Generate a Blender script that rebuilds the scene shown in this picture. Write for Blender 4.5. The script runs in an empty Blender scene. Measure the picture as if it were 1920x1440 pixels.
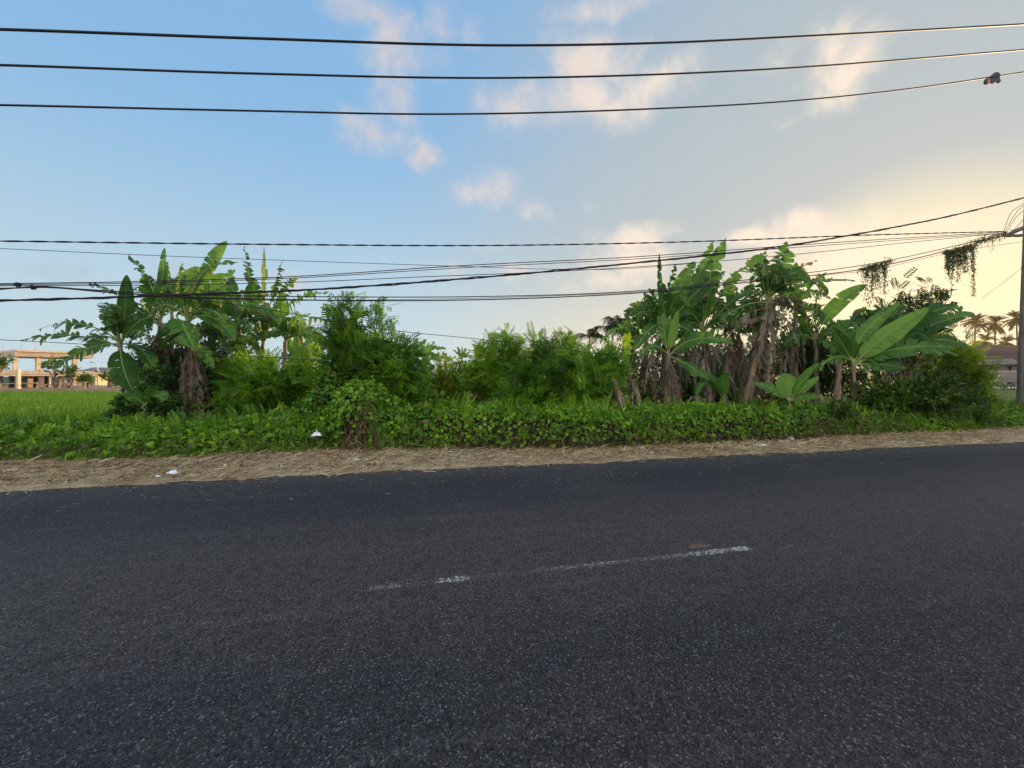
import bpy, math, random
import numpy as np
from mathutils import Vector

R = math.radians
rng = np.random.default_rng(7)
random.seed(7)
SC = bpy.context.scene
COL = SC.collection

# ---------------------------------------------------------------- camera
EYE = 1.6            # metres above the road
F = 800.0            # focal length in photograph pixels (1920 wide)
HOR = 706.0          # row of the horizon in the photograph
cam = bpy.data.cameras.new('camera')
cam_o = bpy.data.objects.new('camera', cam)
COL.objects.link(cam_o)
cam.sensor_width = 36
cam.lens = 36 * F / 1920
cam.shift_y = (HOR - 720) / 1920
cam.clip_start = 0.05
cam.clip_end = 6000
cam_o.location = (0, 0, EYE)
cam_o.rotation_euler = (R(90), 0, 0)
SC.camera = cam_o

# ---------------------------------------------------------------- exposure
SC.view_settings.view_transform = 'Standard'
SC.view_settings.look = 'None'
SC.view_settings.gamma = 1
SC.view_settings.use_curve_mapping = False
SC.view_settings.exposure = 0.85
SC.cycles.max_bounces = 8
SC.cycles.transparent_max_bounces = 8
SC.cycles.sample_clamp_indirect = 6

# ---------------------------------------------------------------- sky and sun
SUN_AZ, SUN_EL = 44.5, 3.4
world = bpy.data.worlds.new('World')
SC.world = world
world.use_nodes = True


def build_world():
    nt = world.node_tree
    nt.nodes.clear()
    N, L = nt.nodes.new, nt.links.new

    def math_(op, a, b=None, c=None, clamp=False):
        n = N('ShaderNodeMath'); n.operation = op; n.use_clamp = clamp
        for i, v in enumerate((a, b, c)):
            if v is None: continue
            if isinstance(v, (int, float)): n.inputs[i].default_value = v
            else: L(v, n.inputs[i])
        return n.outputs[0]

    def vec(op, a, b=None):
        n = N('ShaderNodeVectorMath'); n.operation = op
        for i, v in enumerate((a, b)):
            if v is None: continue
            if isinstance(v, tuple): n.inputs[i].default_value = v
            else: L(v, n.inputs[i])
        return n.outputs['Value'] if op in ('LENGTH', 'DOT_PRODUCT') else n.outputs[0]

    def mix(f, a, b, mode='MIX'):
        n = N('ShaderNodeMix'); n.data_type = 'RGBA'; n.blend_type = mode
        for s, v in ((n.inputs[0], f), (n.inputs[6], a), (n.inputs[7], b)):
            if isinstance(v, (int, float)): s.default_value = v
            elif isinstance(v, tuple): s.default_value = v + (1,)
            else: L(v, s)
        return n.outputs[2]

    def ramp(v, lo, hi):
        n = N('ShaderNodeMapRange'); n.interpolation_type = 'SMOOTHSTEP'
        L(v, n.inputs[0]); n.inputs[1].default_value = lo; n.inputs[2].default_value = hi
        return n.outputs[0]

    sky = N('ShaderNodeTexSky')
    sky.sky_type = 'NISHITA'
    sky.sun_disc = False
    sky.sun_elevation = R(SUN_EL)
    sky.sun_rotation = R(SUN_AZ)
    sky.altitude = 0; sky.air_density = 1.0; sky.dust_density = 1.6; sky.ozone_density = 1.5
    tc = N('ShaderNodeTexCoord')
    d = vec('NORMALIZE', tc.outputs['Generated'])
    sep = N('ShaderNodeSeparateXYZ'); L(d, sep.inputs[0])
    X, Y, Z = sep.outputs
    az = math_('MULTIPLY', math_('ARCTAN2', X, Y), 180 / math.pi)
    el = math_('MULTIPLY', math_('ARCSINE', Z), 180 / math.pi)
    cmb = N('ShaderNodeCombineXYZ'); L(az, cmb.inputs[0]); L(el, cmb.inputs[1])
    ae = cmb.outputs[0]
    # softened, lifted sky: thin high haze over the Nishita blue
    sun_dir = (math.sin(R(SUN_AZ)) * math.cos(R(SUN_EL)), math.cos(R(SUN_AZ)) * math.cos(R(SUN_EL)), math.sin(R(SUN_EL)))
    dot = vec('DOT_PRODUCT', d, sun_dir)
    up = ramp(el, -2, 34)
    blue = mix(up, (3.5, 4.4, 4.8), (1.5, 2.95, 4.75))
    blue = mix(ramp(el, 30, 75), blue, (.85, 1.9, 3.9))
    warm = mix(ramp(el, -2, 19), (5.1, 4.5, 3.5), (2.95, 3.25, 3.35))
    grad = mix(ramp(dot, 0.42, 0.97), blue, warm)
    grad = mix(ramp(dot, 0.95, 1.0), grad, (6.2, 5.2, 3.3))
    grad = mix(ramp(Y, 0.05, -0.45), grad, (9.6, 9.2, 9.4))       # unseen sky behind the camera, brightened to light the plants from the front
    capped = N('ShaderNodeVectorMath'); capped.operation = 'MINIMUM'; L(sky.outputs[0], capped.inputs[0]); capped.inputs[1].default_value = (6.5, 5.7, 4)
    base = mix(0.12, grad, capped.outputs[0])
    # clouds drift as soft banks: each is a region of the heavens (azimuth, elevation, half sizes, density)
    n1 = N('ShaderNodeTexNoise'); n1.inputs['Scale'].default_value = 9.0; n1.inputs['Detail'].default_value = 11
    n1.inputs['Roughness'].default_value = 0.62; n1.inputs['Distortion'].default_value = 0.25
    L(d, n1.inputs['Vector'])
    n2 = N('ShaderNodeTexNoise'); n2.inputs['Scale'].default_value = 3.0; n2.inputs['Detail'].default_value = 6
    L(d, n2.inputs['Vector'])
    warp = N('ShaderNodeTexNoise'); warp.inputs['Scale'].default_value = 5.0; warp.inputs['Detail'].default_value = 3
    L(d, warp.inputs['Vector'])
    wv = vec('MULTIPLY', vec('SUBTRACT', warp.outputs['Color'], (.5, .5, .5)), (7, 5, 0))
    aew = vec('ADD', ae, wv)
    mask = None
    for (a, e, ra, re, s) in CLOUDS:
        l = vec('LENGTH', vec('MULTIPLY', vec('SUBTRACT', aew, (a, e, 0)), (1 / ra, 1 / re, 0)))
        m = math_('MULTIPLY', math_('SUBTRACT', 1.0, l, clamp=True), s)
        mask = m if mask is None else math_('MAXIMUM', mask, m)
    # elsewhere in the sky (behind the camera) loose patches of the same kind
    back = math_('MULTIPLY', ramp(Y, 0.1, -0.3), 0.55)
    mask = math_('MAXIMUM', mask, math_('MULTIPLY', back, ramp(n2.outputs[0], .5, .7)))
    dens = ramp(math_('ADD', mask, math_('MULTIPLY', math_('SUBTRACT', n1.outputs[0], 0.5), 1.55)), 0.20, 0.95)
    dens = math_('MULTIPLY', dens, ramp(mask, 0.0, 0.22))
    prox = ramp(dot, 0.45, 0.98)
    ccol = mix(prox, CLOUD_FAR, CLOUD_NEAR)
    low = ramp(el, 20, 6)
    away = ramp(az, -25, -45)
    ccol = mix(math_('MULTIPLY', low, away), ccol, (1.9, 2.2, 2.7))     # grey lee clouds low in the west
    ccol = mix(math_('MULTIPLY', ramp(n1.outputs[0], .60, .40), 0.55), ccol, mix(0.6, ccol, base))
    bg = N('ShaderNodeBackground'); bg.inputs[1].default_value = SKY_STRENGTH
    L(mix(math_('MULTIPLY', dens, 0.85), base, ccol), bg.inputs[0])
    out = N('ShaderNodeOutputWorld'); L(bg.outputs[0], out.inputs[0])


SKY_STRENGTH = 0.10
CLOUD_FAR, CLOUD_NEAR = (4.1, 3.6, 3.45), (6.2, 5.1, 4.1)


def _ae(px, py):
    a = math.atan2(px - 960, F)
    return math.degrees(a), math.degrees(math.atan((HOR - py) / F * math.cos(a)))


CLOUDS = []
for (px, py, rx, ry, s) in [
        (665, 20, 75, 45, .95), (735, 75, 75, 70, 1.0), (745, 170, 50, 80, .85), (820, 45, 45, 90, .7), (875, 40, 30, 60, .5),
        (725, 255, 65, 45, .8), (780, 295, 38, 34, .85), (1120, 15, 90, 35, .85), (1105, 110, 85, 60, 1.0), (1080, 185, 170, 55, 1.0),
        (1190, 165, 80, 40, .9), (1600, 95, 105, 65, 1.0), (1570, 150, 60, 65, .9), (1450, 115, 50, 40, .65), (1520, 60, 50, 30, .5),
        (920, 368, 85, 34, .85), (1005, 400, 38, 22, .75), (1105, 382, 30, 18, .5), (1190, 445, 75, 26, 1.0), (1185, 480, 100, 30, .8),
        (1130, 510, 90, 30, .75), (1400, 450, 55, 24, 1.0), (1545, 440, 160, 45, 1.1), (1640, 480, 230, 60, .95), (1480, 500, 120, 40, .7),
        (960, 515, 40, 14, .8), (780, 505, 90, 22, .6), (320, 495, 70, 34, .65), (530, 525, 50, 20, .6), (80, 508, 90, 30, .7),
        (160, 505, 40, 16, .6), (910, 465, 40, 18, .6), (10, 590, 40, 10, .6), (1700, 540, 160, 40, .6), (1480, 225, 30, 16, .5)]:
    a0, e0 = _ae(px, py)
    a1 = _ae(px + rx, py)[0]; e1 = _ae(px, py - ry)[1]
    CLOUDS.append((a0, e0, (a1 - a0) * 1.85, (e1 - e0) * 1.85, s))
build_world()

sun = bpy.data.lights.new('sun', 'SUN')
sun_o = bpy.data.objects.new('sun', sun)
COL.objects.link(sun_o)
sun.energy = 5.0
sun.angle = R(0.5)
sun.color = (1.0, 0.64, 0.30)
sun_o.rotation_euler = (R(90 - SUN_EL), 0, R(180 - SUN_AZ))
sun_o.location = (30, 30, 30)


# ---------------------------------------------------------------- helpers
def P(px, py, D):
    """World point at depth D (metres along the view) seen at a photograph pixel."""
    return np.array([(px - 960) / F * D, D, EYE + (HOR - py) / F * D])


def nz(v):
    v = np.asarray(v, float)
    return v / np.maximum(np.linalg.norm(v, axis=-1, keepdims=True), 1e-9)


_ph = rng.uniform(0, 6.28, (3, 5, 3)); _fr = rng.normal(0, 1, (3, 5, 3))


def lump(p, scale=1.0):
    """Cheap smooth pseudo noise in about -1..1 at points (n,3)."""
    p = np.atleast_2d(p) * scale
    out = np.zeros(len(p))
    for o in range(3):
        for k in range(5):
            out += np.sin(p @ _fr[o, k] * (1.9 ** o) + _ph[o, k, 0]) * (0.55 ** o)
    return out / 5.2


class MB:
    """Collects geometry and links it as ONE mesh object."""
    def __init__(self):
        self.v, self.lv, self.lt, self.mi, self.ti, self.dr, self.sm = [], [], [], [], [], [], []
        self.n = 0

    def add(self, V, faces, mat=0, tint=.5, dry=0., smooth=False):
        V = np.asarray(V, float).reshape(-1, 3)
        self.v.append(V)
        self.lv.append(np.concatenate([np.asarray(f, np.int64) for f in faces]) + self.n)
        self.lt.append(np.array([len(f) for f in faces], np.int64))
        self.mi.append(np.full(len(faces), mat)); self.sm.append(np.full(len(faces), smooth))
        self.ti.append(np.broadcast_to(np.asarray(tint, float), (len(V),)).copy())
        self.dr.append(np.broadcast_to(np.asarray(dry, float), (len(V),)).copy())
        self.n += len(V)

    def scatter(self, T, pos, fwd, nrm, scale, tint=.5, dry=0., mat=0, wide=1.0):
        V, Fc = T
        pos = np.atleast_2d(pos); n = len(pos); k = len(V)
        if n == 0: return
        y = nz(fwd); x = nz(np.cross(y, nrm)); z = np.cross(x, y)
        sc = np.broadcast_to(np.asarray(scale, float), (n,))
        wd = np.broadcast_to(np.asarray(wide, float), (n,))
        W = (V[None, :, 0, None] * x[:, None] * wd[:, None, None] + V[None, :, 1, None] * y[:, None] + V[None, :, 2, None] * z[:, None])
        W = pos[:, None] + W * sc[:, None, None]
        fl = np.concatenate([np.asarray(f) for f in Fc])
        self.v.append(W.reshape(-1, 3))
        self.lv.append((fl[None] + (np.arange(n) * k)[:, None]).reshape(-1) + self.n)
        self.lt.append(np.tile([len(f) for f in Fc], n))
        m = n * len(Fc)
        self.mi.append(np.full(m, mat)); self.sm.append(np.full(m, False))
        self.ti.append(np.repeat(np.broadcast_to(np.asarray(tint, float), (n,)), k))
        self.dr.append(np.repeat(np.broadcast_to(np.asarray(dry, float), (n,)), k))
        self.n += n * k

    def tube(self, pts, rad, sides=7, mat=0, tint=.5, dry=0., cap=True):
        pts = np.asarray(pts, float); m = len(pts)
        rad = np.broadcast_to(np.asarray(rad, float), (m,))
        t = nz(np.gradient(pts, axis=0))
        ref = np.array([0, 0, 1.]) if abs(t[:, 2]).mean() < .9 else np.array([1., 0, 0])
        x = nz(np.cross(t, ref)); y = np.cross(t, x)
        a = np.arange(sides) / sides * 2 * math.pi
        V = pts[:, None] + rad[:, None, None] * (np.cos(a)[None, :, None] * x[:, None] + np.sin(a)[None, :, None] * y[:, None])
        fs = [(i * sides + j, i * sides + (j + 1) % sides, (i + 1) * sides + (j + 1) % sides, (i + 1) * sides + j)
              for i in range(m - 1) for j in range(sides)]
        if cap:
            fs += [tuple(range(sides - 1, -1, -1)), tuple(range((m - 1) * sides, m * sides))]
        self.add(V.reshape(-1, 3), fs, mat, tint, dry, smooth=True)

    def box(self, lo, hi, mat=0, tint=.5, rot=0., piv=None):
        lo, hi = np.asarray(lo, float), np.asarray(hi, float)
        V = np.array([[(lo, hi)[i][0], (lo, hi)[j][1], (lo, hi)[k][2]] for i in (0, 1) for j in (0, 1) for k in (0, 1)])
        if rot:
            c = (lo + hi) / 2 if piv is None else np.asarray(piv, float)
            q = V - c
            V = c + np.stack([q[:, 0] * math.cos(rot) - q[:, 1] * math.sin(rot), q[:, 0] * math.sin(rot) + q[:, 1] * math.cos(rot), q[:, 2]], 1)
        self.add(V, [(0, 1, 3, 2), (4, 6, 7, 5), (0, 4, 5, 1), (2, 3, 7, 6), (0, 2, 6, 4), (1, 5, 7, 3)], mat, tint)

    def build(self, name, mats, parent=None):
        me = bpy.data.meshes.new(name)
        V = np.concatenate(self.v); lv = np.concatenate(self.lv); lt = np.concatenate(self.lt)
        if parent is not None:
            V = V - np.array(parent.get('_o', (0, 0, 0)))
        me.vertices.add(len(V)); me.vertices.foreach_set('co', V.astype(np.float32).ravel())
        me.loops.add(len(lv)); me.loops.foreach_set('vertex_index', lv.astype(np.int32))
        me.polygons.add(len(lt))
        me.polygons.foreach_set('loop_start', np.concatenate([[0], np.cumsum(lt)[:-1]]).astype(np.int32))
        me.polygons.foreach_set('loop_total', lt.astype(np.int32))
        me.polygons.foreach_set('material_index', np.concatenate(self.mi).astype(np.int32))
        me.polygons.foreach_set('use_smooth', np.concatenate(self.sm))
        for nm, arr in (('tint', self.ti), ('dry', self.dr)):
            a = me.attributes.new(nm, 'FLOAT', 'POINT')
            a.data.foreach_set('value', np.concatenate(arr).astype(np.float32))
        me.update(calc_edges=True)
        me.validate()
        for m in (mats if isinstance(mats, (list, tuple)) else [mats]):
            me.materials.append(m)
        o = bpy.data.objects.new(name, me)
        COL.objects.link(o)
        if parent is not None: o.parent = parent
        return o


def tag(o, label=None, cat=None, group=None, kind=None):
    for k, v in (('label', label), ('category', cat), ('group', group), ('kind', kind)):
        if v: o[k] = v
    return o


ROOTS = []


def thing(name, label, cat, loc, group=None):
    o = bpy.data.objects.new(name, None)
    o.empty_display_size = .2
    COL.objects.link(o)
    o.location = tuple(float(c) for c in loc)
    o['_o'] = tuple(float(c) for c in loc)
    ROOTS.append(o)
    return tag(o, label, cat, group)


# ---------------------------------------------------------------- materials
class NT:
    def __init__(self, name):
        self.m = bpy.data.materials.new(name); self.m.use_nodes = True
        self.t = self.m.node_tree; self.t.nodes.clear()
        self.out = self.N('ShaderNodeOutputMaterial')

    def N(self, k, **kw):
        n = self.t.nodes.new(k)
        for a, v in kw.items(): setattr(n, a, v)
        return n

    def L(self, a, b): self.t.links.new(a, b)

    def put(self, s, v):
        if isinstance(v, (int, float)): s.default_value = v
        elif isinstance(v, tuple): s.default_value = v + (1,) if len(v) == 3 and s.type == 'RGBA' else v
        else: self.L(v, s)

    def math(self, op, a, b=0., clamp=False):
        n = self.N('ShaderNodeMath', operation=op, use_clamp=clamp)
        self.put(n.inputs[0], a); self.put(n.inputs[1], b)
        return n.outputs[0]

    def mix(self, f, a, b, mode='MIX'):
        n = self.N('ShaderNodeMix', data_type='RGBA', blend_type=mode)
        self.put(n.inputs[0], f); self.put(n.inputs[6], a); self.put(n.inputs[7], b)
        return n.outputs[2]

    def step(self, v, lo, hi):
        n = self.N('ShaderNodeMapRange', interpolation_type='SMOOTHSTEP')
        self.L(v, n.inputs[0]); n.inputs[1].default_value = lo; n.inputs[2].default_value = hi
        return n.outputs[0]

    def coord(self, scale=(1, 1, 1), rot=(0, 0, 0), which='Object'):
        c = self.N('ShaderNodeTexCoord'); mp = self.N('ShaderNodeMapping')
        self.L(c.outputs[which], mp.inputs[0])
        mp.inputs[2].default_value = rot; mp.inputs[3].default_value = scale
        return mp.outputs[0]

    def noise(self, v, scale, detail=4, rough=.55, col=False):
        n = self.N('ShaderNodeTexNoise'); n.inputs['Scale'].default_value = scale
        n.inputs['Detail'].default_value = detail; n.inputs['Roughness'].default_value = rough
        self.L(v, n.inputs['Vector'])
        return n.outputs['Color' if col else 0]

    def attr(self, nm):
        return self.N('ShaderNodeAttribute', attribute_name=nm).outputs['Fac']

    def ramp(self, v, stops):
        n = self.N('ShaderNodeValToRGB'); e = n.color_ramp.elements
        while len(e) < len(stops): e.new(0.5)
        for q, (p, c) in zip(e, stops): q.position = p; q.color = c + (1,)
        self.L(v, n.inputs[0])
        return n.outputs[0]

    def bsdf(self, col, rough=.6, spec=.3, bump=None, bstr=.3, bdist=.01, metal=0.):
        b = self.N('ShaderNodeBsdfPrincipled')
        self.put(b.inputs['Base Color'], col); self.put(b.inputs['Roughness'], rough)
        b.inputs['Specular IOR Level'].default_value = spec; b.inputs['Metallic'].default_value = metal
        if bump is not None:
            bn = self.N('ShaderNodeBump'); bn.inputs['Strength'].default_value = bstr; bn.inputs['Distance'].default_value = bdist
            self.L(bump, bn.inputs['Height']); self.L(bn.outputs[0], b.inputs['Normal'])
        return b.outputs[0]

    def done(self, s):
        self.L(s, self.out.inputs[0]); return self.m


def leaf_mat(name, dark, mid, light, dry=(.20, .13, .06), trans=.4, rough=.45, spec=.35, tcol=(1.25, 1.15, .5), streak=0):
    t = NT(name)
    c = t.coord()
    nv = t.noise(c, 9, 3)
    lowv = t.noise(c, 1.7, 3)
    v = t.math('ADD', t.attr('tint'), t.math('ADD', t.math('MULTIPLY', t.math('SUBTRACT', nv, .5), .35), t.math('MULTIPLY', t.math('SUBTRACT', lowv, .5), .55)))
    col = t.ramp(v, [(0.05, dark), (.5, mid), (.95, light)])
    d = t.math('ADD', t.attr('dry'), t.math('MULTIPLY', t.math('SUBTRACT', t.noise(c, 22, 4), .5), .5), )
    col = t.mix(t.step(d, .25, .75), col, t.mix(nv, tuple(x * .55 for x in dry), tuple(x * 1.45 for x in dry)))
    p = t.bsdf(col, rough, spec)
    tr = t.N('ShaderNodeBsdfTranslucent')
    t.put(tr.inputs[0], t.mix(1., col, tcol, 'MULTIPLY'))
    mx = t.N('ShaderNodeMixShader'); mx.inputs[0].default_value = trans
    t.L(p, mx.inputs[1]); t.L(tr.outputs[0], mx.inputs[2])
    return t.done(mx.outputs[0])


def plain(name, col, rough=.7, var=.25, scale=6, spec=.3, metal=0., stretch=(1, 1, 1), bstr=.25, col2=None):
    t = NT(name)
    c = t.coord(stretch)
    n = t.noise(c, scale, 6)
    k = tuple(x * (1 - var) for x in col); l = tuple(min(1, x * (1 + var)) for x in col)
    cc = t.ramp(n, [(.3, k), (.7, col2 or l)])
    return t.done(t.bsdf(cc, rough, spec, bump=t.noise(c, scale * 4, 5), bstr=bstr, bdist=.02, metal=metal))


M = {}
M['vine'] = leaf_mat('vine leaf', (0.022, 0.059, 0.008), (0.098, 0.244, 0.013), (0.322, 0.541, 0.026), trans=.35)
M['fern'] = leaf_mat('feathery leaf', (0.024, 0.069, 0.013), (0.108, 0.271, 0.023), (0.346, 0.561, 0.032), trans=.4)
M['bush'] = leaf_mat('bush leaf', (0.016, 0.042, 0.009), (0.059, 0.144, 0.016), (0.200, 0.319, 0.029), trans=.38)
M['lime'] = leaf_mat('yellow green leaf', (0.062, 0.138, 0.013), (0.150, 0.263, 0.020), (0.325, 0.400, 0.037), trans=.45)  # yellow green leaf colour with low sunlight put into it
M['dark'] = leaf_mat('dark leaf', (0.021, 0.065, 0.021), (0.051, 0.134, 0.035), (0.129, 0.259, 0.054), trans=.3)
M['banana'] = leaf_mat('banana leaf', (0.026, 0.089, 0.019), (0.060, 0.173, 0.028), (0.184, 0.367, 0.051), dry=(.22, .15, .07), trans=.42, rough=.5, spec=.25)
M['deadleaf'] = leaf_mat('dead banana leaf', (.06, .045, .032), (.135, .105, .075), (.34, .30, .24), dry=(.2, .15, .1), trans=.25, rough=.8, spec=.1, tcol=(1.1, 1, .8))
M['rib'] = plain('midrib', (.20, .26, .07), .5, .2, 8)
M['pseudo'] = plain('banana stem', (.17, .125, .075), .75, .55, 5, stretch=(4, 4, .8), col2=(.30, .25, .16), bstr=.5)
M['tanstem'] = plain('peeled stem', (.17, .115, .065), .75, .5, 4, stretch=(6, 6, .7), col2=(.33, .25, .15), bstr=.4)
M['twig'] = plain('twig', (.075, .05, .032), .85, .4, 12)
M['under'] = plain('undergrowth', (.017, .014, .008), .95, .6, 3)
M['bark'] = plain('bark', (.10, .075, .055), .9, .4, 6, stretch=(3, 3, .6))
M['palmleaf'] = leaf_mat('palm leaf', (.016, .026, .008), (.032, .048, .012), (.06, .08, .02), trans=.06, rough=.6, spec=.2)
M['grass'] = leaf_mat('grass blade', (0.031, 0.083, 0.010), (0.068, 0.166, 0.017), (0.146, 0.254, 0.031), dry=(.3, .24, .1), trans=.4)
M['rice'] = leaf_mat('rice blade', (0.050, 0.143, 0.009), (0.094, 0.231, 0.013), (0.165, 0.330, 0.020), dry=(.3, .26, .1), trans=.45)
M['straw'] = leaf_mat('dry straw', (.19, .13, .065), (.47, .37, .19), (.70, .61, .40), dry=(.15, .08, .04), trans=.15, rough=.9, spec=.1, tcol=(1, .9, .7))
M['cable'] = plain('cable sheath', (.014, .015, .018), .55, .3, 20)
M['concrete'] = plain('pole concrete', (.15, .135, .12), .9, .45, 3, stretch=(4, 4, .5), bstr=.5)
M['steel'] = plain('dull steel', (.10, .10, .10), .5, .3, 10, metal=.6)
M['plastic'] = plain('thin plastic', (.72, .75, .80), .35, .12, 14, spec=.5)
M['redplastic'] = plain('faded red plastic', (.45, .10, .06), .45, .2, 14)
M['render'] = plain('cream render', (.58, .47, .345), .85, .15, 1.2)
M['slab'] = plain('raw concrete', (.44, .36, .275), .9, .2, 1.5)
M['glass'] = plain('dark glazing', (.03, .045, .05), .15, .3, .6, spec=.6, bstr=0)
M['timber'] = plain('scaffold timber', (.42, .29, .17), .8, .3, 3)
M['greyroof'] = plain('grey roof tile', (.20, .17, .16), .85, .2, 2)
M['redroof'] = plain('brown roof tile', (.075, .042, .033), .85, .3, 3)
M['wallgrey'] = plain('weathered wall', (.21, .18, .165), .9, .3, 1.2)
M['whitepaint'] = plain('white paint', (.70, .69, .66), .7, .1, 3)
M['black'] = plain('black plastic', (.018, .02, .022), .5, .3, 8)
M['pinkred'] = plain('faded red cloth', (.62, .16, .11), .8, .15, 8)
M['soil'] = plain('brown soil', (.25, .155, .085), .95, .3, .8, bstr=.6)

# ---------------------------------------------------------------- ground, road, verge
RD = nz(np.array([0.974, 0.2265, 0]))       # along the road
RN = np.array([-RD[1], RD[0], 0])           # across it, away from the camera
EDGE = 7.37                                 # far edge of the asphalt


def road_pt(s, n, z=0.):
    s = np.asarray(s, float); n = np.asarray(n, float)
    return RD * s[..., None] + RN * n[..., None] + np.array([0, 0, 1.]) * np.asarray(z)[..., None]


S_T = np.array([-40, -15, -7.35, -4.6, -1.45, -.48, 2.0, 4.77, 8.9, 17.7, 40])
N_T = np.array([9.8, 9.8, 9.7, 9.33, 9.47, 9.2, 8.67, 8.36, 8.5, 9.2, 9.3])


def nfront(s): return np.interp(s, S_T, N_T)


def grid(name, xs, ys, zf, mats, frame=None):
    gx, gy = np.meshgrid(xs, ys)
    p = np.stack([gx.ravel(), gy.ravel(), np.zeros(gx.size)], 1)
    if frame: p = frame(p)
    p[:, 2] = zf(p)
    nx, ny = len(xs), len(ys)
    fs = [(j * nx + i, j * nx + i + 1, (j + 1) * nx + i + 1, (j + 1) * nx + i) for j in range(ny - 1) for i in range(nx - 1)]
    mb = MB(); mb.add(p, fs, smooth=True)
    return mb.build(name, mats)


def ground_mat():
    t = NT('ground')
    c = t.coord()
    a = t.noise(c, .35, 6); b = t.noise(c, 3.0, 6)
    col = t.mix(t.step(a, .42, .6), (.045, .085, .018), (.12, .095, .05))
    col = t.mix(t.math('MULTIPLY', b, .5), col, (.03, .045, .014))
    return t.done(t.bsdf(col, .95, .1, bump=b, bstr=.5, bdist=.05))


def road_mat():
    t = NT('asphalt')
    c = t.coord((1, 1, 1))                                   # object x runs along the road
    fine = t.N('ShaderNodeTexVoronoi'); fine.inputs['Scale'].default_value = 115; t.L(c, fine.inputs['Vector'])
    coarse = t.N('ShaderNodeTexVoronoi'); coarse.inputs['Scale'].default_value = 60; t.L(c, coarse.inputs['Vector'])
    bands = t.noise(t.coord((.04, .85, 1)), 1.0, 3, .5)
    streak = t.noise(t.coord((.35, 5.0, 1)), 1.0, 5, .6)
    patch = t.noise(c, .55, 5, .6)
    mott = t.noise(c, 11, 6, .65)
    sxn = t.N('ShaderNodeSeparateXYZ'); t.L(c, sxn.inputs[0])
    mid = t.noise(t.coord((.16, 2.4, 1)), 1.0, 4, .6)
    lane = t.math('ADD', t.math('DIVIDE', sxn.outputs[1], 8.0), t.math('ADD', t.math('MULTIPLY', t.math('SUBTRACT', bands, .5), .16), t.math('MULTIPLY', t.math('SUBTRACT', mid, .5), .12)))
    base = t.ramp(lane, [(0., (.027, .026, .026)), (.16, (.036, .034, .034)), (.28, (.032, .031, .032)), (.40, (.056, .050, .047)), (.54, (.060, .053, .049)),
                         (.66, (.033, .032, .035)), (.78, (.024, .025, .028)), (.92, (.058, .056, .056))])
    base = t.mix(t.math('MULTIPLY', t.step(patch, .45, .72), .5), base, (.060, .053, .048))
    base = t.mix(t.math('MULTIPLY', t.step(streak, .52, .74), .5), base, (.085, .080, .080))
    base = t.mix(t.math('MULTIPLY', t.step(mott, .62, .35), .45), base, (.018, .019, .022))
    sepc = t.N('ShaderNodeSeparateColor'); t.L(fine.outputs['Color'], sepc.inputs[0])
    stone = t.step(sepc.outputs[0], .80, 1.0)
    base = t.mix(t.math('MULTIPLY', stone, .6), base, (.17, .165, .16))
    cell = t.N('ShaderNodeMapRange'); t.L(sepc.outputs[1], cell.inputs[0]); cell.inputs[3].default_value = .32; cell.inputs[4].default_value = 1.55
    base = t.mix(1., base, cell.outputs[0], 'MULTIPLY')
    sep2 = t.N('ShaderNodeSeparateColor'); t.L(coarse.outputs['Color'], sep2.inputs[0])
    spark = t.math('MULTIPLY', t.step(sep2.outputs[0], .988, .999), t.step(coarse.outputs['Distance'], .30, .12))
    base = t.mix(t.math('MULTIPLY', spark, .8), base, (.36, .35, .33))
    # worn dashes of centre paint, and one rusty smear beside them
    sx = t.N('ShaderNodeSeparateXYZ'); t.L(c, sx.inputs[0])
    sx_, ny_ = sx.outputs[0], sx.outputs[1]
    wear = t.noise(c, 34, 5, .7); patchy = t.noise(t.coord((1.6, .6, 1)), 1.9, 2, .5)
    wob = t.math('MULTIPLY', t.math('SUBTRACT', t.noise(c, 3, 2), .5), .04)
    off = t.math('ABSOLUTE', t.math('SUBTRACT', t.math('ADD', ny_, wob), PAINT_N))
    line = t.step(off, .052, .040)
    run = t.math('MULTIPLY', t.step(sx_, PAINT_A - .02, PAINT_A + .03), t.step(sx_, PAINT_B + .02, PAINT_B - .03))
    frac = t.N('ShaderNodeMapRange'); t.L(sx_, frac.inputs[0]); frac.inputs[1].default_value = PAINT_A; frac.inputs[2].default_value = PAINT_B
    left_over = t.ramp(frac.outputs[0], [(paint_frac(q), (v, v, v)) for q, v in PAINT_LEFT])
    keep = t.step(t.math('ADD', t.math('MULTIPLY', left_over, .6), t.math('ADD', t.math('MULTIPLY', patchy, .25), t.math('MULTIPLY', wear, 1.6))), 1.34, 1.48)
    base = t.mix(t.math('MULTIPLY', t.math('MULTIPLY', line, run), t.math('MULTIPLY', keep, t.step(sepc.outputs[2], .12, .3))), base, (.62, .62, .60))
    ghost = t.math('MULTIPLY', t.math('MULTIPLY', t.step(off, .05, .015), t.math('MULTIPLY', run, t.step(patchy, .28, .52))), t.math('MULTIPLY', t.step(t.math('ADD', wear, t.math('MULTIPLY', left_over, .25)), .50, .72), t.step(sepc.outputs[2], .3, .7)))
    base = t.mix(t.math('MULTIPLY', ghost, .7), base, (.45, .45, .44))
    dx = t.math('MULTIPLY', t.math('SUBTRACT', sx_, PAINT_B - .42), 7.0); dy = t.math('MULTIPLY', t.math('SUBTRACT', ny_, PAINT_N + .15), 17.0)
    rr = t.math('ADD', t.math('MULTIPLY', dx, dx), t.math('MULTIPLY', dy, dy))
    base = t.mix(t.math('MULTIPLY', t.step(rr, 1.3, 0.), t.math('MULTIPLY', mott, .7)), base, (.26, .16, .08))
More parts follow.
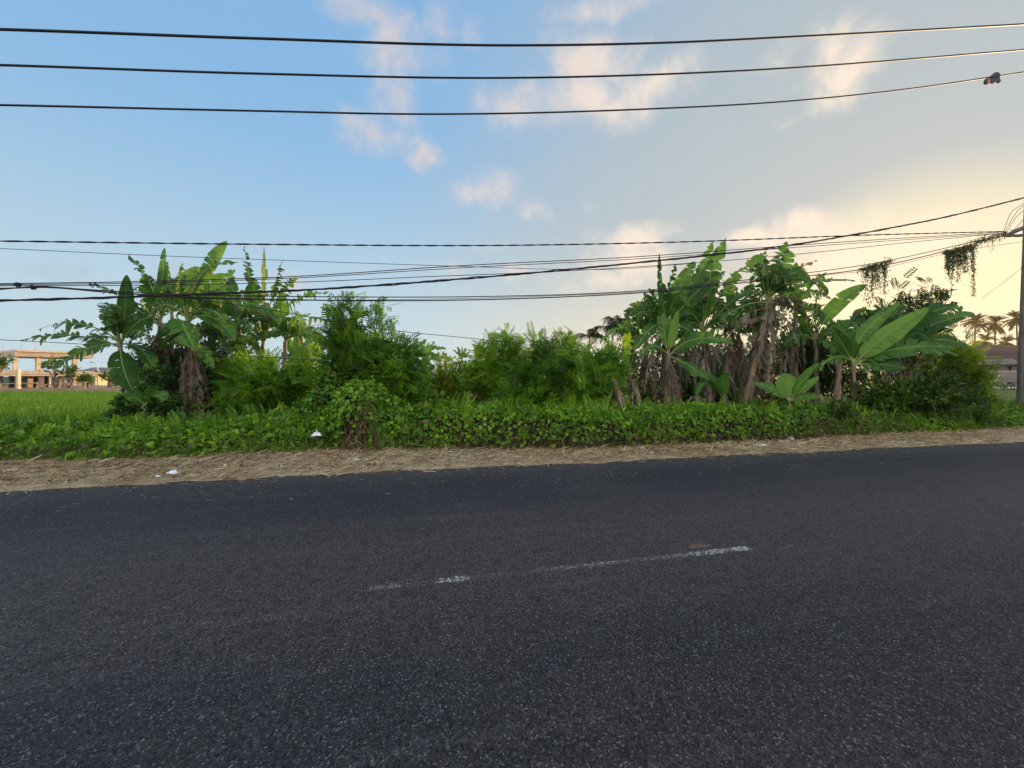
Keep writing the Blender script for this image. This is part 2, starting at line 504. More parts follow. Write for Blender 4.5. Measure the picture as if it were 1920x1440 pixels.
    h = t.math('ADD', t.math('MULTIPLY', fine.outputs['Distance'], .7), t.math('MULTIPLY', mott, .6))
    return t.done(t.bsdf(base, .74, .18, bump=h, bstr=.6, bdist=.010))


def verge_mat():
    t = NT('dry verge')
    c = t.coord()
    a = t.noise(c, 1.3, 6); b = t.noise(c, 26, 6, .7); s = t.noise(t.coord((18, 60, 1)), 1., 4, .7)
    col = t.mix(t.step(a, .35, .65), (.33, .255, .155), (.52, .44, .29))
    col = t.mix(t.step(b, .45, .75), col, (.10, .065, .04))
    col = t.mix(t.math('MULTIPLY', t.step(s, .55, .75), .6), col, (.42, .36, .23))
    return t.done(t.bsdf(col, .95, .1, bump=b, bstr=.8, bdist=.03))


# centre line: photograph (700,1100) .. (1405,1030) on the road plane
def on_road(px, py):
    D = EYE * F / (py - HOR)
    q = np.array([(px - 960) / F * D, D, 0])
    return float(q @ RD), float(q @ RN)


PAINT_A, _n1 = on_road(690, 1101)
PAINT_B, _n2 = on_road(1407, 1029)
PAINT_N = (_n1 + _n2) / 2

PAINT_LEFT = [(695, .25), (740, .5), (752, .1), (805, .15), (818, .66), (868, .72), (885, .2), (1050, .3), (1070, .45), (1180, .45), (1290, .45), (1305, .66), (1355, .72), (1370, .4), (1385, .74), (1404, .8)]


def paint_frac(px):
    return (on_road(px, 1101 - .0997 * (px - 695))[0] - PAINT_A) / (PAINT_B - PAINT_A)


gx = np.concatenate([-np.geomspace(3000, 30, 12), np.linspace(-25, 25, 21), np.geomspace(30, 3000, 12)])
ground = grid('ground', gx, gx, lambda p: np.zeros(len(p)) - .012, ground_mat())
tag(ground, kind='structure')

_a = math.atan2(RD[1], RD[0])
road = MB()
road.add([[-300, -.9, 0], [300, -.9, 0], [300, EDGE + .25, 0], [-300, EDGE + .25, 0]], [(0, 1, 2, 3)])
road = road.build('road', road_mat())
road.rotation_euler = (0, 0, _a)
tag(road, kind='structure')


def verge_frame(p):
    s, q = p[:, 0], p[:, 1]
    P3 = np.stack([s, q, 0 * s], 1)
    edge = EDGE + .14 * lump(P3 * [1, 0, 0], 1.7) + .09 * lump(P3 * [1, 0, 0], 7)
    n = edge + q * (nfront(s) + 1.2 - edge)
    out = road_pt(s, n)
    out[:, 2] = q
    return out


def verge_z(p):
    q = p[:, 2]
    return .006 + .07 * np.clip(q * 3, 0, 1) ** .8 + .03 * lump(np.stack([p[:, 0], p[:, 1], 0 * q], 1), 3.5) * np.clip(q * 4, 0, 1)


verge = grid('verge', np.linspace(-40, 45, 700), np.array([0, .03, .08, .15, .25, .4, .55, .7, .85, 1]), verge_z, verge_mat(), verge_frame)
tag(verge, kind='structure')

# ---------------------------------------------------------------- leaf templates (unit length along y)
HEART = (np.array([[0, 0, 0], [-.46, .22, .10], [-.33, .66, .07], [0, 1.05, -.10], [.33, .66, .07], [.46, .22, .10], [0, .45, -.02]]),
         [(0, 6, 2, 1), (6, 3, 2), (0, 5, 4, 6), (6, 4, 3)])
OVAL = (np.array([[0, 0, 0], [-.20, .38, .05], [0, 1, -.08], [.20, .38, .05], [0, .45, -.02]]),
        [(0, 4, 2, 1), (0, 3, 2, 4)])


def frond_template(pairs=8, plen=.34, pw=.055, slant=.5, droop=.18, start=.12):
    V, Fs = [], []

    def sp(t): return np.array([0, t, -droop * t * t])
    V += [sp(0) + [-.008, 0, 0], sp(0) + [.008, 0, 0], sp(1) + [.004, 0, 0], sp(1) + [-.004, 0, 0]]
    Fs.append((0, 1, 2, 3))
    for i in range(pairs):
        t = start + (1 - start) * i / (pairs - 1)
        L_ = plen * (1 - .5 * abs(t - .45) ** 1.3)
        for s in (-1, 1):
            b = sp(t)
            tip = b + np.array([s * L_ * math.cos(slant), L_ * math.sin(slant), -.10 * L_ * (1 + (i % 3) * .5)])
            m = (b + tip) / 2 + [0, 0, .02]
            w = np.array([-math.sin(slant) * s, math.cos(slant), 0]) * pw * .5
            k = len(V)
            V += [b, m - w, tip, m + w]
            Fs.append((k, k + 1, k + 2, k + 3))
    return np.array(V), Fs


FROND = frond_template(pairs=7, plen=.36, pw=.10, slant=.55, droop=.30)
PINNATE = frond_template(pairs=6, plen=.30, pw=.13, slant=.45, droop=.25, start=.25)
PALMLEAF = frond_template(pairs=17, plen=.30, pw=.032, slant=.75, droop=.45, start=.15)
BLADE = (np.array([[-.022, 0, 0], [.022, 0, 0], [.016, .45, .03], [-.016, .45, .03], [.009, .8, -.04], [-.009, .8, -.04], [0, 1.0, -.16]]),
         [(0, 1, 2, 3), (3, 2, 4, 5), (5, 4, 6)])
STRAW = (np.array([[-.03, 0, 0], [.03, 0, 0], [.025, .5, .05], [-.025, .5, .05], [.012, 1, 0], [-.012, 1, 0]]), [(0, 1, 2, 3), (3, 2, 4, 5)])


def bez(A, C, B, t):
    t = np.asarray(t)[:, None]
    return (1 - t) ** 2 * A + 2 * t * (1 - t) * C + t * t * B


UP = np.array([0, 0, 1.])


# ---------------------------------------------------------------- banana leaves
def banana_blade(mb, A, C, B, W, tear=.2, yaw=0., fold=.25, pet=.13, dry=0., curl=.06, tint=.5, n=42, mat=0, ribmat=1, wind=0.):
    r = rng
    t = np.linspace(0, 1, n + 1)
    S = bez(A, C, B, t)
    T = nz(np.gradient(S, axis=0))
    L = np.linalg.norm(np.diff(S, axis=0), axis=1).sum()
    cam_dir = nz(np.array([0, 0, EYE]) - S.mean(0))
    face = cam_dir * .8 + UP * .55
    cy, sy = math.cos(yaw), math.sin(yaw)
    face = np.array([face[0] * cy - face[1] * sy, face[0] * sy + face[1] * cy, face[2]])
    X = nz(np.cross(T, face)); Nn = np.cross(X, T)
    Nn *= np.sign((Nn @ face).sum() or 1)
    u = np.clip((t - pet) / (1 - pet), 0, 1)
    w = W / 2 * np.clip(np.sin(math.pi * u ** .72), 0, 1) ** .55
    fr = np.array([0, .34, .68, 1.])
    for sgn in (-1, 1):
        i0 = int(np.searchsorted(t, pet)) - 1
        breaks = [i0]
        for i in range(i0 + 1, n):
            if r.random() < tear * .62: breaks.append(i)
        breaks.append(n)
        fold_s = fold * r.uniform(.5, 1.3)
        for a, b in zip(breaks[:-1], breaks[1:]):
            k = b - a + 1
            dr = curl * r.uniform(.4, 1.4) + tear * r.choice([.05, .25, .6, 1.2], p=[.3, .3, .2, .2]) * r.uniform(.5, 1.2)
            sh = tear * r.uniform(-.20, .45)
            lenf = 1 - tear * (.55 * r.random() ** 2)
            narrow = 1 - tear * r.uniform(.3, .95)
            missing = tear > .45 and r.random() < (tear - .45) * .45
            if missing: continue
            ww = w[a:b + 1] * lenf
            idx = np.arange(k) - (k - 1) / 2
            cen = S[a:b + 1].mean(0)
            V = np.zeros((k, 4, 3))
            for j, f in enumerate(fr):
                base = S[a:b + 1] * (1 - f * f * (1 - narrow)) + cen * f * f * (1 - narrow)
                lat = ww[:, None] * f
                q = base + sgn * X[a:b + 1] * lat * math.cos(fold_s) + Nn[a:b + 1] * lat * math.sin(fold_s)
                q += T[a:b + 1] * lat * (.36 + sh)
                q -= UP * (ww[:, None] * dr * f * f * 1.1)
                q += Nn[a:b + 1] * (ww[:, None] * f * .10 * r.normal())
                q[:, 0] += wind * ww * f * f
                V[:, j] = q
            fs = [(i * 4 + j, i * 4 + j + 1, (i + 1) * 4 + j + 1, (i + 1) * 4 + j) for i in range(k - 1) for j in range(3)]
            dd = np.zeros((k, 4)) + dry
            dd[:, 3] += tear * r.random() * 1.1 + .16
            dd[:, 2] += tear * r.random() * .35
            if u[b] > .9: dd[-1] += .3
            tt = np.clip(tint + r.normal(0, .07) + r.normal(0, .06, (k, 1)) + np.zeros((k, 4)) + np.array([.06, 0, 0, -.04]), 0, 1)
            mb.add(V.reshape(-1, 3), fs, mat, tt.ravel(), dd.ravel(), smooth=True)
    rad = np.interp(t, [0, pet, 1], [.030, .021, .004]) * (W / .5) ** .5
    mb.tube(S[::2], rad[::2], 5, ribmat, .6, dry * .5, cap=False)
    return L


def stem_tube(mb, pts, r0, r1, mat=0, wob=.02, n=14, sides=9):
    pts = [np.asarray(p, float) for p in pts]
    C = pts[1] if len(pts) == 3 else (pts[0] + pts[1]) / 2
    t = np.linspace(0, 1, n)
    S = bez(pts[0], C, pts[-1], t)
    S[1:-1] += rng.normal(0, wob, (n - 2, 3)) * [1, 1, 0]
    mb.tube(S, np.interp(t, [0, .15, 1], [r0 * 1.15, r0, r1]) * (1 + .07 * rng.normal(size=n)), sides, mat)


def banana(label, D, stem, leaves, r=.11, dead=(), group='banana plants along the overgrown plot', stemmat='pseudo', name='banana_plant', tone=.5, extra=None, autodead=6):
    """stem: photograph pixels foot..crown; leaves: (bx,by, cx,cy, tx,ty, width_px, tear[, opts])"""
    foot = P(stem[0][0], stem[0][1], D); foot[2] = 0.
    root = thing(name, label, 'banana plant', foot, group)
    mb = MB()
    stem_tube(mb, [foot] + [P(x, y, D) for x, y in stem[1:]], r, r * .55)
    # loose dry sheaths clinging to the stem
    top = P(stem[-1][0], stem[-1][1], D)
    k = int(22 * max(.4, np.linalg.norm(top - foot) / 2.5))
    tt = rng.random(k) * .95
    pos = foot + (top - foot) * tt[:, None] + nz(rng.normal(size=(k, 3)) * [1, 1, 0]) * (r * (1.05 - .4 * tt))[:, None]
    out = nz((pos - (foot + (top - foot) * tt[:, None])) + 1e-6)
    mb.scatter(STRAW, pos, -UP + out * .35 + rng.normal(0, .25, (k, 3)), out, rng.uniform(.25, .7, k), rng.random(k) * .8, .1, 1, 2.6)
    mb.build('pseudostem', [M[stemmat], M['deadleaf']], root)
    for lf in leaves:
        bx, by, cx, cy, tx, ty, wpx, tear = lf[:8]
        o = dict(lf[8]) if len(lf) > 8 else {}
        dz = o.pop('dz', rng.uniform(-.7, .5)); tn = o.pop('tint', tone + rng.uniform(-.16, .16))
        A, B = P(bx, by, D), P(tx, ty, D + dz)
        C = P(cx, cy, D + dz * .4)
        m = MB()
        banana_blade(m, A, C, B, wpx * (.84 if tear > .06 else .88) * D / F, min(.95, tear * 1.15 + (.14 if tear > .13 else 0)), o.pop('yaw', rng.uniform(-.6, .6)), tint=tn, **o)
        m.build('leaf', [M['banana'], M['rib']], root)
    if extra is None: extra = 7 if D < 16 and r > .09 else 0
    cr = np.array(stem[-1], float)
    for k in range(extra):
        a = rng.uniform(-2.0, 2.0) * rng.random() ** .4; L_ = rng.uniform(75, 135) * 12.8 / D
        tip = cr + np.array([math.sin(a) * L_ * .85, -math.cos(a) * L_ * .55 + 18])
        ct = cr + np.array([math.sin(a) * L_ * .45, -math.cos(a) * L_ * .5 - L_ * .38])
        dz = rng.uniform(-1.3, 1.3)
        m = MB()
        banana_blade(m, P(cr[0], cr[1], D), P(ct[0], ct[1], D + dz * .5), P(tip[0], tip[1], D + dz), rng.uniform(22, 36) * 12.8 / F, rng.uniform(.4, .95), rng.uniform(-.9, .9), tint=tone + rng.uniform(-.2, .1), dry=rng.choice([0, 0, .15]))
        m.build('leaf', [M['banana'], M['rib']], root)
    auto = []
    if r > .1 and D < 14.5:
        for k in range(autodead):
            a = rng.uniform(-1, 1); L_ = rng.uniform(60, 120)
            auto.append((cr[0] + 5 * a, cr[1] + rng.uniform(10, 50), cr[0] + 32 * a, cr[1] + 25, cr[0] + 30 * a + rng.normal(0, 8), cr[1] + 30 + L_, rng.uniform(16, 28)))
    for lf in list(dead) + auto:
        bx, by, cx, cy, tx, ty, wpx = lf[:7]
        m = MB()
        A = P(bx, by, D - .1); dz = rng.uniform(-.35, .1)
        banana_blade(m, A, P(cx, cy, D + dz), P(tx, ty, D + dz), wpx * .72 * D / F, .95, rng.uniform(-1, 1), fold=-.5, dry=.12, tint=rng.uniform(.2, .85), curl=.5, pet=.05)
        m.build('dead_leaf', [M['deadleaf'], M['deadleaf']], root)
    return root


# ---------------------------------------------------------------- shrubs and trees
def crown_points(blobs, D, n, shell=.42):
    """points spread through ellipsoids given in photograph pixels (px, py, rx, ry[, depth offset, depth radius])"""
    vol = np.array([b[2] * b[3] for b in blobs], float)
    cnt = rng.multinomial(n, vol / vol.sum())
    pts, outs = [], []
    for b, k in zip(blobs, cnt):
        dz = b[4] if len(b) > 4 else 0.
        c = P(b[0], b[1], D + dz); rx, rz = b[2] * D / F, b[3] * D / F
        ry = b[5] if len(b) > 5 else min(1.6, (rx + rz) / 2)
        d = nz(rng.normal(size=(k, 3)))
        rr = rng.random(k) ** shell
        pts.append(c + d * rr[:, None] * [rx, ry, rz]); outs.append(d)
    return np.concatenate(pts), np.concatenate(outs)


def shrub(name, label, cat, D, foot, blobs, nb, per, tmpl, size, mat, group=None, spray=.45, stem_r=.035, tone=.5, up=.35, sprigs=(), seen_stem=True, twigmat='bark'):
    ft = P(foot[0], foot[1], D); ft[2] = 0
    root = thing(name, label, cat, ft, group)
    st, fo = MB(), MB()
    tips, outs = crown_points(blobs, D, nb)
    tips[:, 2] = np.maximum(tips[:, 2], .12)
    for q in sprigs:
        tips = np.vstack([tips, P(q[0], q[1], D)]); outs = np.vstack([outs, UP])
    fork = ft + UP * max(.15, .30 * (tips[:, 2].max()))
    nst = min(5, 1 + nb // 12)
    for k in range(nst):
        a = ft + rng.normal(0, .10, 3) * [1, 1, 0]
        stem_tube(st, [a, (a + fork) / 2 + rng.normal(0, .05, 3), fork + rng.normal(0, .25, 3)], stem_r, stem_r * .7, n=7, sides=6)
    Pp, Ff, Nn, Tn = [], [], [], []
    ctint = tone + .24 * lump(tips, .9) + rng.normal(0, .11, len(tips))
    for i, (tp, ou) in enumerate(zip(tips, outs)):
        mid = fork * .45 + tp * .55 + UP * .12 * np.linalg.norm(tp - fork) + rng.normal(0, .08, 3)
        s = bez(fork, mid, tp, np.linspace(0, 1, 7))
        if i % 2 == 0 or i >= nb: st.tube(s, np.linspace(stem_r * .5, .005, 7), 4, cap=False)
        k = per
        u = 1 - rng.random(k) * spray
        q = bez(fork, mid, tp, u) + rng.normal(0, size * .28, (k, 3))
        ax = nz(tp - mid)
        f = nz(rng.normal(0, .75, (k, 3)) + ou * .45 + ax * .35 + UP * up)
        Pp.append(q); Ff.append(f); Nn.append(UP + rng.normal(0, .5, (k, 3))); Tn.append(np.full(k, ctint[i]) + rng.normal(0, .12, k))
    Pp, Ff, Nn, Tn = map(np.concatenate, (Pp, Ff, Nn, Tn))
    ok = Pp[:, 2] > .04
    fo.scatter(tmpl, Pp[ok], Ff[ok], Nn[ok], size * rng.uniform(.65, 1.25, ok.sum()), np.clip(Tn[ok], 0, 1), np.where(rng.random(ok.sum()) < .03, .5, 0.))
    if tmpl is FROND:           # broader leaves mixed among the feathery sprays
        kk = len(Pp) // 2
        ix = rng.integers(0, len(Pp), kk)
        q = Pp[ix] + rng.normal(0, size * .35, (kk, 3)); q[:, 2] = np.maximum(q[:, 2], .05)
        fo.scatter(OVAL, q, Ff[ix] + rng.normal(0, .6, (kk, 3)), Nn[ix], rng.uniform(.07, .17, kk), np.clip(Tn[ix] + rng.normal(.04, .12, kk), 0, 1), np.where(rng.random(kk) < .04, .6, 0), 0, 1.1)
    st.build('stem', M[twigmat], root)
    fo.build('foliage', M[mat], root)
    return root


def palm(name, label, D, foot, crown, nf, flen, group=None, mat='palmleaf', trunk_r=.14, droop=1.0, wind=0., lw=1.0, spread=(-.35, 1.15)):
    ft = P(foot[0], foot[1], D); ft[2] = 0
    root = thing(name, label, 'palm', ft, group)
    cr = P(crown[0], crown[1], D)
    mb = MB(); stem_tube(mb, [ft, (ft + cr) / 2 + [rng.uniform(-.3, .3), 0, 0], cr], trunk_r, trunk_r * .7, wob=.03)
    mb.build('trunk', M['bark'], root)
    fo = MB()
    for k in range(nf):
        a = k / nf * 6.283 * 2.4 + rng.uniform(-.3, .3); e = rng.uniform(*spread)
        d = np.array([math.cos(a) * math.cos(e) + wind, math.sin(a) * math.cos(e), math.sin(e)])
        L_ = flen * rng.uniform(.8, 1.1)
        B = cr + nz(d) * L_ * .85 - UP * L_ * .38 * droop; C = cr + nz(d) * L_ * .55 + UP * .12 * L_
        t = np.linspace(0, 1, 20); S = bez(cr, C, B, t); T = nz(np.gradient(S, axis=0))
        fo.tube(S[::3], np.linspace(.035, .008, len(S[::3])) * flen / 3, 4, 0, .6, cap=False)
        side = nz(np.cross(T, UP))
        m = 34
        u = np.linspace(.12, 1, m); q = bez(cr, C, B, u)
        for sg in (-1, 1):
            sd = np.array([np.interp(u, t, side[:, j]) for j in range(3)]).T; tg = np.array([np.interp(u, t, T[:, j]) for j in range(3)]).T
            f = sg * sd * .8 + tg * .55 - UP * rng.uniform(.25, .9, m)[:, None] * droop
            fo.scatter(STRAW, q, f, UP + rng.normal(0, .3, (m, 3)), flen * .27 * (1 - .55 * np.abs(u - .4)), .45 + rng.normal(0, .12, m), 0, 0, lw)
    fo.build('crown', M[mat], root)
    return root

# ---------------------------------------------------------------- left banana clump
G1, G2 = 'banana plants of the clump beside the rice field', 'banana plants of the tall ragged clump by the road pole'
BL = 'banana plant '
banana(BL + 'at the left clump edge, two shredded leaves reaching over rice', 12.6, [(262, 790), (245, 720), (225, 645)], [
    (228, 645, 236, 580, 237, 514, 30, .05, {'yaw': .2, 'tint': .35}),
    (226, 650, 210, 610, 196, 570, 24, .25, {'yaw': .9, 'tint': .4}),
    (225, 640, 150, 585, 72, 618, 34, .78, {'tint': .28, 'dz': -.6}),
    (222, 650, 150, 615, 38, 638, 36, .85, {'tint': .25, 'dz': -.2}),
    (225, 645, 165, 640, 98, 692, 34, .30, {'tint': .35, 'dz': -.9}),
    (226, 645, 225, 690, 250, 735, 52, .1, {'tint': .3, 'dz': -.9, 'yaw': 0.}),
    (230, 645, 270, 640, 290, 700, 46, .3, {'dz': -.5, 'tint': .4}),
], r=.10, dead=[(240, 690, 262, 720, 272, 775, 22), (250, 680, 275, 690, 280, 745, 20)], group=G1, tone=.4)
banana(BL + 'with one narrow upright blade and a dark slanting leaf', 13.2, [(298, 785), (300, 700), (300, 600)], [
    (302, 602, 300, 540, 309, 464, 24, .08, {'yaw': -.7, 'tint': .42}),
    (300, 590, 292, 530, 240, 477, 30, .6, {'tint': .2, 'dz': .3}),
    (297, 605, 268, 570, 270, 512, 34, .35, {'tint': .45}),
    (296, 608, 250, 570, 176, 530, 26, .7, {'tint': .4, 'dz': .4}),
    (298, 610, 270, 590, 246, 640, 34, .35, {'tint': .35}),
    (303, 608, 330, 600, 345, 650, 44, .2, {'tint': .45, 'dz': -.7}),
    (300, 605, 320, 560, 326, 520, 26, .4, {'tint': .5}),
], r=.11, dead=[(296, 640, 290, 700, 296, 775, 24), (305, 640, 318, 690, 312, 760, 20)], group=G1, tone=.42)
banana(BL + 'tallest of the left clump, top leaf torn and yellowish', 12.2, [(365, 790), (360, 700), (352, 600)], [
    (350, 600, 345, 545, 372, 500, 62, .12, {'yaw': .1, 'tint': .75, 'dz': .4}),
    (352, 590, 380, 510, 426, 451, 40, .12, {'yaw': -.4, 'tint': .6, 'dz': .8}),
    (352, 590, 362, 480, 447, 492, 30, .65, {'tint': .35, 'dz': .7}),
    (354, 595, 385, 535, 442, 507, 42, .35, {'tint': .6, 'dz': .2}),
    (355, 602, 395, 570, 442, 640, 52, .15, {'tint': .52, 'dz': -1.0, 'yaw': .2}),
    (352, 605, 330, 590, 365, 655, 56, .2, {'tint': .55, 'dz': -1.1, 'yaw': 0}),
    (354, 600, 400, 560, 420, 610, 40, .2, {'tint': .6, 'dz': .3}),
    (350, 600, 330, 520, 342, 492, 30, .6, {'tint': .6, 'dry': .25}),
    (352, 606, 320, 600, 300, 660, 40, .4, {'tint': .35}),
    (355, 600, 420, 530, 480, 560, 36, .55, {'tint': .4, 'dz': .6}),
    (356, 640, 380, 650, 402, 690, 30, .3, {'tint': .6, 'dz': -.8}),
], r=.10, dead=[(352, 640, 352, 700, 362, 785, 36), (358, 650, 376, 700, 372, 785, 30), (350, 660, 340, 700, 346, 770, 26), (356, 630, 362, 690, 358, 750, 34), (352, 645, 385, 670, 392, 760, 22), (354, 700, 350, 740, 352, 790, 30)], group=G1, tone=.5)
banana(BL + 'behind the left clump, thin shredded leaves on bare stalks', 15.2, [(492, 790), (492, 720), (494, 640)], [
    (492, 640, 470, 540, 458, 461, 26, .8, {'tint': .3, 'pet': .42}),
    (494, 635, 492, 540, 495, 464, 26, .25, {'tint': .35, 'yaw': .9, 'pet': .3}),
    (494, 640, 510, 540, 531, 485, 26, .7, {'tint': .4, 'pet': .4}),
    (495, 640, 520, 550, 618, 548, 30, .7, {'tint': .4, 'pet': .3}),
    (495, 640, 540, 570, 628, 606, 34, .7, {'tint': .5, 'pet': .25, 'dry': .15}),
    (492, 640, 465, 570, 420, 560, 34, .6, {'tint': .4, 'pet': .25}),
    (494, 640, 470, 560, 475, 520, 40, .25, {'tint': .6, 'pet': .3}),
    (494, 640, 530, 590, 600, 640, 34, .6, {'tint': .55, 'pet': .25, 'dry': .2}),
    (492, 640, 450, 600, 400, 640, 24, .3, {'tint': .3, 'pet': .2}),
    (496, 640, 520, 540, 560, 520, 26, .6, {'tint': .45, 'pet': .35}),
], r=.10, dead=[(490, 650, 480, 690, 484, 740, 22)], group=G1, tone=.45)
banana(BL + 'young and bright yellow green in the sun behind the left clump', 16.5, [(562, 740), (562, 690)], [
    (562, 690, 556, 650, 561, 616, 22, .0, {'tint': .9, 'yaw': .1}),
    (563, 690, 580, 660, 604, 632, 20, .05, {'tint': .9}),
    (563, 692, 590, 665, 612, 648, 18, .05, {'tint': .85}),
    (561, 690, 545, 660, 540, 628, 18, .05, {'tint': .85}),
    (561, 692, 540, 670, 528, 660, 16, .1, {'tint': .8}),
    (562, 690, 575, 650, 584, 622, 18, .05, {'tint': .95}),
], r=.07, group=G1, tone=.85)
banana(BL + 'small and low, two broad drooping leaves, at the left clump foot', 11.6, [(272, 790), (270, 760)], [
    (272, 760, 255, 740, 238, 748, 34, .05, {'tint': .55, 'dz': -.3}),
    (273, 760, 290, 728, 306, 752, 40, .05, {'tint': .5, 'dz': -.3}),
    (272, 760, 276, 735, 282, 722, 26, .1, {'tint': .35}),
], r=.05, group=G1)
banana(BL + 'half hidden by creepers in the dark middle of the left clump', 13.8, [(425, 790), (425, 720), (420, 650)], [
    (420, 650, 440, 590, 470, 575, 44, .3, {'tint': .35}),
    (420, 650, 395, 600, 380, 585, 44, .3, {'tint': .3}),
    (420, 655, 450, 640, 470, 690, 44, .2, {'tint': .3, 'dz': -.6}),
    (420, 655, 400, 640, 388, 690, 44, .3, {'tint': .3, 'dz': -.5}),
    (421, 650, 480, 625, 545, 625, 26, .15, {'tint': .25}),
    (420, 650, 425, 610, 415, 560, 36, .2, {'tint': .5}),
], r=.11, dead=[(418, 680, 425, 730, 436, 785, 28), (424, 690, 440, 740, 430, 785, 22)], group=G1, tone=.35)

for (x, y, D, lab, tn) in [(395, 592, 14.6, 'behind the tallest one, its crown filling the middle of the left clump', .45), (322, 585, 14.9, 'behind the narrow upright blade in the left clump', .38),
                           (448, 610, 14.2, 'between the tallest one and the bare stalked star of leaves', .45), (535, 640, 14.0, 'low and leafy at the right side of the left clump', .6)]:
    banana(BL + lab, D, [(x + 4, 790), (x, 710), (x, y)], [(x, y, x - 12, y - 60, x + rng.uniform(-30, 5), y - rng.uniform(70, 105), 30, .3, {'tint': tn}), (x, y, x + 20, y - 50, x + rng.uniform(25, 60), y - rng.uniform(40, 80), 30, .5, {'tint': tn})],
           r=.105, group=G1, tone=tn, extra=9, autodead=5)

# ---------------------------------------------------------------- right banana clump
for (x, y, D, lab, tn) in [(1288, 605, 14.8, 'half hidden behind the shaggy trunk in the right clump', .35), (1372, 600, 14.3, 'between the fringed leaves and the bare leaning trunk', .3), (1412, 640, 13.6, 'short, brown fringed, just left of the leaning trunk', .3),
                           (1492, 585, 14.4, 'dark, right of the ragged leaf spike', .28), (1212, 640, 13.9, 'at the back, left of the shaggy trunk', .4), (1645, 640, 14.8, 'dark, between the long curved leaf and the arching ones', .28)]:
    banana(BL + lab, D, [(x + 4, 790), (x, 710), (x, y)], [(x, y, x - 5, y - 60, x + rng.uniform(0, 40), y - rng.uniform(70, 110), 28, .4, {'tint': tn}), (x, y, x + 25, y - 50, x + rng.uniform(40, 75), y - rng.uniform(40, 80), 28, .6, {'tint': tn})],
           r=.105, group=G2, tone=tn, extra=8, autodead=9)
banana(BL + 'with a thick shaggy trunk of dry skirts and a torn upright blade', 12.6, [(1262, 790), (1255, 700), (1248, 610)], [
    (1248, 612, 1232, 545, 1236, 474, 24, .35, {'yaw': .8, 'tint': .3}),
    (1248, 608, 1252, 540, 1267, 494, 22, .55, {'yaw': .7, 'tint': .3}),
    (1250, 610, 1265, 540, 1303, 490, 38, .12, {'tint': .7, 'yaw': .1}),
    (1250, 612, 1280, 560, 1345, 462, 40, .38, {'tint': .48, 'dz': .5}),
    (1252, 614, 1300, 540, 1360, 508, 40, .35, {'tint': .42, 'dz': -.4}),
    (1250, 615, 1230, 590, 1190, 655, 34, .25, {'tint': .32, 'dz': -.8}),
    (1250, 615, 1285, 600, 1310, 640, 46, .35, {'tint': .4}),
    (1248, 612, 1225, 570, 1205, 548, 26, .5, {'tint': .3}),
    (1252, 612, 1240, 570, 1242, 530, 40, .2, {'tint': .4}),
], r=.19, dead=[(1240, 640, 1225, 700, 1232, 780, 30), (1256, 640, 1262, 710, 1268, 790, 34), (1250, 630, 1240, 700, 1248, 780, 32),
                (1246, 630, 1212, 650, 1208, 740, 26), (1262, 640, 1280, 690, 1276, 770, 28), (1235, 625, 1200, 640, 1192, 700, 26)], group=G2, tone=.42)
banana(BL + 'young, before the shaggy trunk, with a pale new blade', 12.0, [(1256, 780), (1254, 720), (1252, 662)], [
    (1252, 665, 1248, 620, 1236, 580, 30, .05, {'tint': .6, 'yaw': .3}),
    (1254, 665, 1262, 620, 1271, 582, 18, .0, {'tint': .95, 'yaw': 0, 'fold': -.2}),
    (1255, 668, 1295, 615, 1376, 645, 40, .18, {'tint': .5, 'dz': -.6}),
    (1252, 666, 1225, 630, 1198, 668, 32, .35, {'tint': .4}),
    (1255, 668, 1290, 680, 1330, 712, 26, .3, {'tint': .5}),
], r=.09, dead=[(1253, 680, 1262, 730, 1258, 785, 34), (1258, 680, 1275, 720, 1268, 770, 26)], group=G2)
banana(BL + 'with the two tallest fringed leaves of the right clump', 13.2, [(1335, 790), (1326, 710), (1318, 620)], [
    (1318, 622, 1320, 530, 1360, 446, 40, .38, {'tint': .42, 'yaw': .3, 'dz': .3}),
    (1318, 618, 1300, 540, 1337, 452, 44, .4, {'tint': .38, 'dz': .5}),
    (1320, 620, 1350, 520, 1438, 472, 38, .65, {'tint': .35, 'dz': .4}),
    (1320, 620, 1370, 560, 1450, 570, 40, .5, {'tint': .3, 'dz': .3}),
    (1320, 622, 1350, 590, 1400, 610, 40, .4, {'tint': .35}),
    (1318, 622, 1290, 580, 1280, 640, 48, .3, {'tint': .35, 'dz': -.6}),
    (1318, 620, 1325, 560, 1340, 520, 50, .3, {'tint': .55}),
    (1320, 620, 1400, 520, 1470, 525, 30, .7, {'tint': .3}),
], r=.13, dead=[(1318, 640, 1312, 700, 1325, 790, 30), (1322, 640, 1345, 680, 1338, 790, 22), (1318, 630, 1290, 650, 1286, 720, 30),
                (1322, 632, 1370, 630, 1388, 700, 30), (1320, 640, 1345, 650, 1352, 690, 24), (1326, 660, 1310, 720, 1318, 792, 16)], group=G2, tone=.4)
